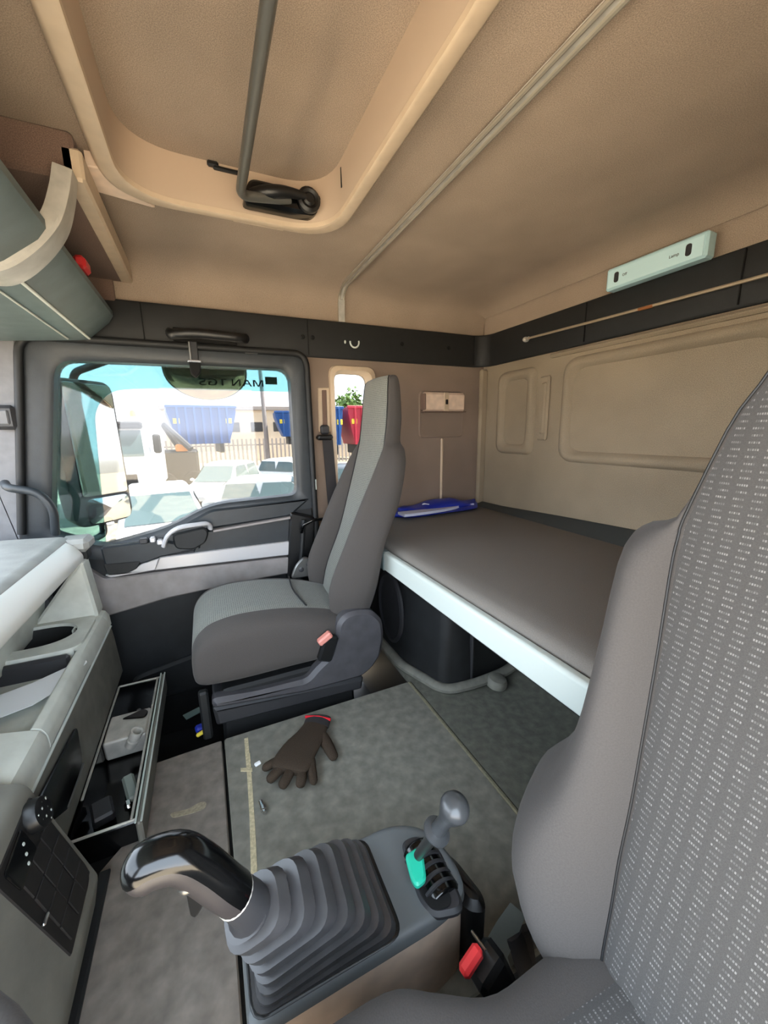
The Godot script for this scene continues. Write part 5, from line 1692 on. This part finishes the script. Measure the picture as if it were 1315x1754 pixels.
func build_outside() -> void:
	var gy := -2.7
	var m := MB.new()
	m.box(Vector3(0, gy - .25, -20), Vector3(160, .5, 160), 0)
	var gm := grain(mat("yard", Color(.66, .61, .53), .95), noise_tex(.02, .75, 1, 51, 256, 5), .25)
	struct("floor_yard", m, gm)
	# wind deflector on the far door: top strip and front strip of teal film
	var t := thing("wind_deflector", Vector3(-.1, -.4, -2.0), "translucent teal wind deflector along the top and front of the far door window", "deflector")
	m = MB.new()
	m.prism(rp([Vector2(-.60, .33), Vector2(-.625, -.47), Vector2(-.43, -.47), Vector2(-.395, .10), Vector2(-.33, .178), Vector2(-.20, .19), Vector2(.47, .19), Vector2(.47, .33)], [.02, .02, .02, .2, .1, .05, .02, .02]), Vector3(0, 0, -1.993), X, Y, Vector3(0, 0, .004))
	part(t, "film", m, mats.teal_film)
	var tm := TextMesh.new()
	tm.text = "MAN TGS"
	tm.font_size = 32
	tm.pixel_size = .0016
	tm.depth = .001
	tm.material = mats.dark_plastic
	var o := MeshInstance3D.new()
	o.name = "lettering"
	o.mesh = tm
	o.rotation.y = PI
	o.scale = Vector3(1.25, .8, 1)
	o.position = Vector3(0.148, 0.227, -1.995) - t.position
	t.add_child(o, true)
	var emb := mat("emblem", Color(.75, .77, .70), .5)
	emb.backlight_enabled = true
	emb.backlight = Color(.5, .5, .45)
	m = MB.new()
	m.box(Vector3(0.322, 0.24, -1.995), Vector3(.055, .034, .001), 0)
	part(t, "emblem_plate", m, emb)
	# main mirror: two panes in a dark shell
	var c := Vector3(-.455, -.05, -2.22)
	var n := Vector3(.74, .03, .67).normalized()
	var ux := Y.cross(n).normalized()
	var uy := n.cross(ux)
	t = thing("door_mirror", c - Y * .35, "tall exterior rear-view mirror outside the far window with a smaller lower pane", "mirror")
	m = MB.new()
	var rings := []
	for q in [[-.14, .55], [-.12, .75], [-.06, .95], [0.0, 1.0], [.012, 1.0], [.014, .97]]:
		rings.append(lift(rp([Vector2(-.165, -.36) * q[1], Vector2(.115, -.36) * q[1], Vector2(.115, .29) * q[1], Vector2(-.165, .29) * q[1]], .06 * q[1], 5), c + n * q[0], ux, uy))
	m.loft(rings)
	part(t, "shell", m, mats.mirror_shell, 40)
	m = MB.new()
	m.prism(rp([Vector2(-.115, -.225), Vector2(.105, -.225), Vector2(.105, .275), Vector2(-.115, .275)], .02, 5), c + n * .0145, ux, uy, n * .004, .001)
	part(t, "main_pane", m, mats.mirror)
	m = MB.new()
	rings = []
	for q in [[.0145, 1.0], [.019, 1.0], [.024, .75], [.027, .4], [.028, .02]]:
		rings.append(lift(rp([Vector2(-.105, -.06) * q[1], Vector2(.10, -.06) * q[1], Vector2(.10, .055) * q[1], Vector2(-.105, .055) * q[1]], .03 * q[1], 5), c - uy * .292 + n * q[0], ux, uy))
	m.loft(rings)
	part(t, "wide_pane", m, mats.mirror, 70)
	m = MB.new()
	m.tube(bent([c + uy * .27 - n * .08, c + uy * .33 - n * .05, Vector3(-.30, .33, -2.1), Vector3(-.20, .36, -1.97)], .05), .016, 10)
	part(t, "arm", m, mats.mirror_shell)
	m = MB.new()
	m.tube(bent([c - uy * .34 - n * .06, c - uy * .42 - n * .05, Vector3(-.55, -.48, -1.97)], .05), .016, 10)
	part(t, "arm", m, mats.mirror_shell)
	# kerb mirror over the door
	c = Vector3(.045, .27, -2.16)
	n = Vector3(-.05, -.72, .70).normalized()
	ux = Y.cross(n).normalized()
	uy = n.cross(ux)
	t = thing("kerb_mirror", c, "rounded kerb mirror hanging outside over the top of the far window", "mirror")
	m = MB.new()
	rings = []
	var half := []
	for k in 25:
		var a := PI + PI * k / 24.0
		half.append(Vector2(cos(a) * .185, sin(a) * .165 + .02))
	half.append(Vector2(.185, .07)); half.append(Vector2(-.185, .07))
	var hp := PackedVector2Array(half)
	for q in [[-.10, .5], [-.07, .85], [-.02, 1.0], [.004, 1.0], [.006, .97]]:
		var sc := PackedVector2Array()
		for p in hp: sc.append(p * q[1])
		rings.append(lift(sc, c + n * q[0], ux, uy))
	m.loft(rings)
	part(t, "shell", m, mat("kerb_shell", Color(.55, .56, .50), .5), 40)
	m = MB.new()
	rings = []
	for q in [[.006, .95], [.012, .93], [.020, .7], [.025, .4], [.027, .03]]:
		var sc := PackedVector2Array()
		for p in hp: sc.append(p * q[1])
		rings.append(lift(sc, c + n * q[0], ux, uy))
	m.loft(rings)
	part(t, "pane", m, mat("toned_mirror", Color(.62, .57, .48), .12, 1.0), 70)  # beige of the reflected ground is put into the pane colour
	m = MB.new()
	m.tube(PackedVector3Array([c + uy * .06 - n * .04, Vector3(.045, .42, -1.97)]), .018, 10)
	part(t, "arm", m, mats.mirror_shell)
	# vehicles in the yard
	var white := mat("white_paint", Color(.82, .83, .84), .25)
	white.clearcoat_enabled = true
	var silver := mat("silver_car_paint", Color(.62, .64, .66), .3, .3)
	car("car", Vector3(-1.0, gy, -9.9), .12, white, "white car facing the cab right outside, behind the big mirror", 1.08)
	car("car", Vector3(2.0, gy, -11.8), 1.35, silver, "silver car seen side on at the right of the far window")
	car("car", Vector3(.6, gy, -16.6), -.5, white, "white car parked in the second row below the blue skip", 1.1)
	car("car", Vector3(3.8, gy, -18.2), .7, white, "white car parked in the second row at the right of the window", 1.05)
	car("car", Vector3(5.6, gy, -14.2), 1.2, mat("grey_car_paint", Color(.42, .45, .48), .3, .3), "grey car half hidden by the window's rear edge")
	car("car", Vector3(6.6, gy, -10.2), 1.6, white, "white car outside the narrow window behind the far seat")
	# white lorry
	var at := Vector3(-2.75, gy, -14.5)
	t = thing("lorry", at, "white lorry cab with an orange roof beacon facing the cab outside", "lorry")
	m = MB.new()
	rings = []
	for q in [[.55, 1.2, -1.9, .12], [1.5, 1.22, -1.9, .16], [2.0, 1.22, -1.9, .14], [2.85, 1.16, -1.85, -.08], [3.15, 1.10, -1.8, -.25], [3.25, 1.0, -1.7, -.4]]:
		rings.append(lift(rp([Vector2(-q[1], q[2]), Vector2(q[1], q[2]), Vector2(q[1], q[3]), Vector2(-q[1], q[3])], .15, 4), at + Vector3(0, q[0], 0), X, Z))
	m.loft(rings)
	part(t, "cab", m, white, 40)
	m = MB.new()
	m.quad(at + Vector3(-1.02, 2.02, .15), at + Vector3(1.02, 2.02, .15), at + Vector3(.98, 2.82, -.05), at + Vector3(-.98, 2.82, -.05))
	m.face(0, Z)
	part(t, "windscreen", m, mat("car_glass", Color(.30, .37, .38), .08))
	m = MB.new()
	m.box(at + Vector3(0, 2.98, -.02), Vector3(2.1, .22, .3), .05)
	part(t, "sun_visor", m, mats.mirror_shell)
	m = MB.new()
	m.box(at + Vector3(0, 1.25, .165), Vector3(1.5, .45, .05), .02)
	part(t, "grille", m, mats.mirror_shell)
	m = MB.new()
	m.box(at + Vector3(0, .62, .2), Vector3(2.35, .4, .3), .06)
	part(t, "bumper", m, mats.dull_steel)
	for sx in [-1.0, 1.0]:
		m = MB.new()
		m.lathe(at + Vector3(sx * .85, .5, -1.0), X * sx, [[0, 0], [.48, 0], [.5, .04], [.5, .26], [.46, .3], [.25, .3], [.2, .2], [0, .2]], 24)
		part(t, "wheel", m, mats.mirror_shell)
		m = MB.new()
		m.box(at + Vector3(sx * 1.4, 2.4, .1), Vector3(.22, .6, .14), .05)
		part(t, "mirror", m, mats.mirror_shell)
	m = MB.new()
	m.lathe(at + Vector3(.75, 3.25, -.7), Y, [[.09, 0], [.09, .1], [.07, .2], [0, .22]], 14)
	part(t, "beacon", m, mats.yellow_bit)
	m = MB.new()
	m.box(at + Vector3(0, 1.9, -3.3), Vector3(2.4, 2.2, 2.6), .05)
	part(t, "box_body", m, white)
	# scrap beside it
	at = Vector3(-1.15, gy, -21)
	t = thing("scrap_loader", at, "dark scrap loader with an orange arm standing left of the blue skip", "machine")
	m = MB.new()
	m.box(at + Vector3(0, 1.2, 0), Vector3(1.7, 1.5, 1.6), .1)
	part(t, "chassis", m, mats.mirror_shell)
	m = MB.new()
	m.tube(bent([at + Vector3(.2, 1.8, 0), at + Vector3(-.5, 3.2, .2), at + Vector3(.6, 2.0, 1.0)], .3), .14, 8)
	part(t, "arm", m, mats.dark_plastic)
	m = MB.new()
	m.box(at + Vector3(.2, 2.05, .6), Vector3(.5, .35, .4), .06)
	part(t, "orange_cover", m, mat("orange_paint", Color(.85, .55, .25), .5))
	for sx in [-.6, .6]:
		m = MB.new()
		m.lathe(at + Vector3(sx, .5, .85), Z, [[0, 0], [.48, 0], [.5, .05], [.5, .3], [.25, .32], [0, .28]], 18)
		part(t, "wheel", m, mats.rubber)
	# blue and red skips
	var blue := mat("skip_blue", Color(.03, .27, .52), .5)
	skip(Vector3(-.02, gy + 2.15, -24.0), .10, Vector3(3.3, 1.9, 2.2), blue, "blue_skip", "large blue skip with yellow plates raised behind the parked cars", 7)
	skip(Vector3(6.1, gy + 2.4, -27.0), -.1, Vector3(3.4, 1.55, 2.2), blue, "blue_skip", "smaller blue skip at the right edge of the big window beside the pole", 5)
	skip(Vector3(5.85, gy + 2.0, -20.5), 0, Vector3(1.5, 1.85, 2.0), blue, "blue_skip", "blue skip seen at the left edge of the narrow window", 3)
	var red := mat("skip_red", Color(.66, .12, .22), .5)
	skip(Vector3(8.2, gy + 2.0, -20.5), 0, Vector3(2.6, 1.9, 2.0), red, "red_skip", "red skip seen through the narrow window behind the far seat", 6)
	# lamp pole, warehouse and fence
	m = MB.new()
	m.tube(PackedVector3Array([Vector3(3.9, gy, -27.5), Vector3(3.75, 6.0, -27.5)]), [.16, .11], 10)
	solo("lamp_pole", m, mats.door_grey, "tall grey pole standing between the two blue skips", "pole")
	at = Vector3(10, gy, -44)
	t = thing("warehouse", at, "long pale low building far behind the yard", "building")
	m = MB.new()
	m.box(at + Vector3(0, 2.4, 0), Vector3(26, 4.8, 8), 0)
	part(t, "wall", m, mat("pale_wall", Color(.80, .74, .66), .9))
	m = MB.new()
	m.box(at + Vector3(0, 4.95, 0), Vector3(26.6, .4, 8.6), .05)
	part(t, "roof", m, mats.door_grey)
	for k in 12:
		m = MB.new()
		m.box(at + Vector3(-11.5 + k * 2.1, 3.2, 4.0), Vector3(1.1, .9, .08), .02)
		part(t, "window", m, mats.dark_plastic)
	t = thing("yard_fence", Vector3(4, gy, -34), "grey slatted yard fence in front of the pale building", "fence")
	var slat := MB.new()
	slat.box(Vector3(-6, gy + 1.1, -34), Vector3(.14, 2.2, .04), .01)
	var sm0 := slat.mesh(t.position)
	sm0.surface_set_material(0, mats.door_grey)
	for k in 60:
		var s := MeshInstance3D.new()
		s.name = "slat"
		s.mesh = sm0
		s.position.x = k * .34
		t.add_child(s, true)
	m = MB.new()
	m.box(Vector3(4, gy + 1.7, -34.04), Vector3(20.5, .1, .05), .01)
	part(t, "rail", m, mats.door_grey)
	# trees beyond the yard and along its side (the mirror looks there)
	tree(Vector3(13.4, gy, -37), 6.6, 1.9, 1, "leafy tree showing above the red skip through the narrow window")
	tree(Vector3(18.6, gy, -37), 6.2, 1.9, 2, "leafy tree right of the one above the red skip, beyond the yard")
	tree(Vector3(26, gy, -9), 6.5, 3.0, 3, "leafy tree behind the cab nearest the truck's flank, reflected in the tall mirror")
	tree(Vector3(32, gy, -16.5), 7.0, 3.0, 4, "leafy tree farther back behind the cab, reflected in the tall mirror")
	tree(Vector3(35, gy, -4.0), 6.0, 3.0, 5, "leafy tree straight behind the cab, reflected in the mirror's edge")
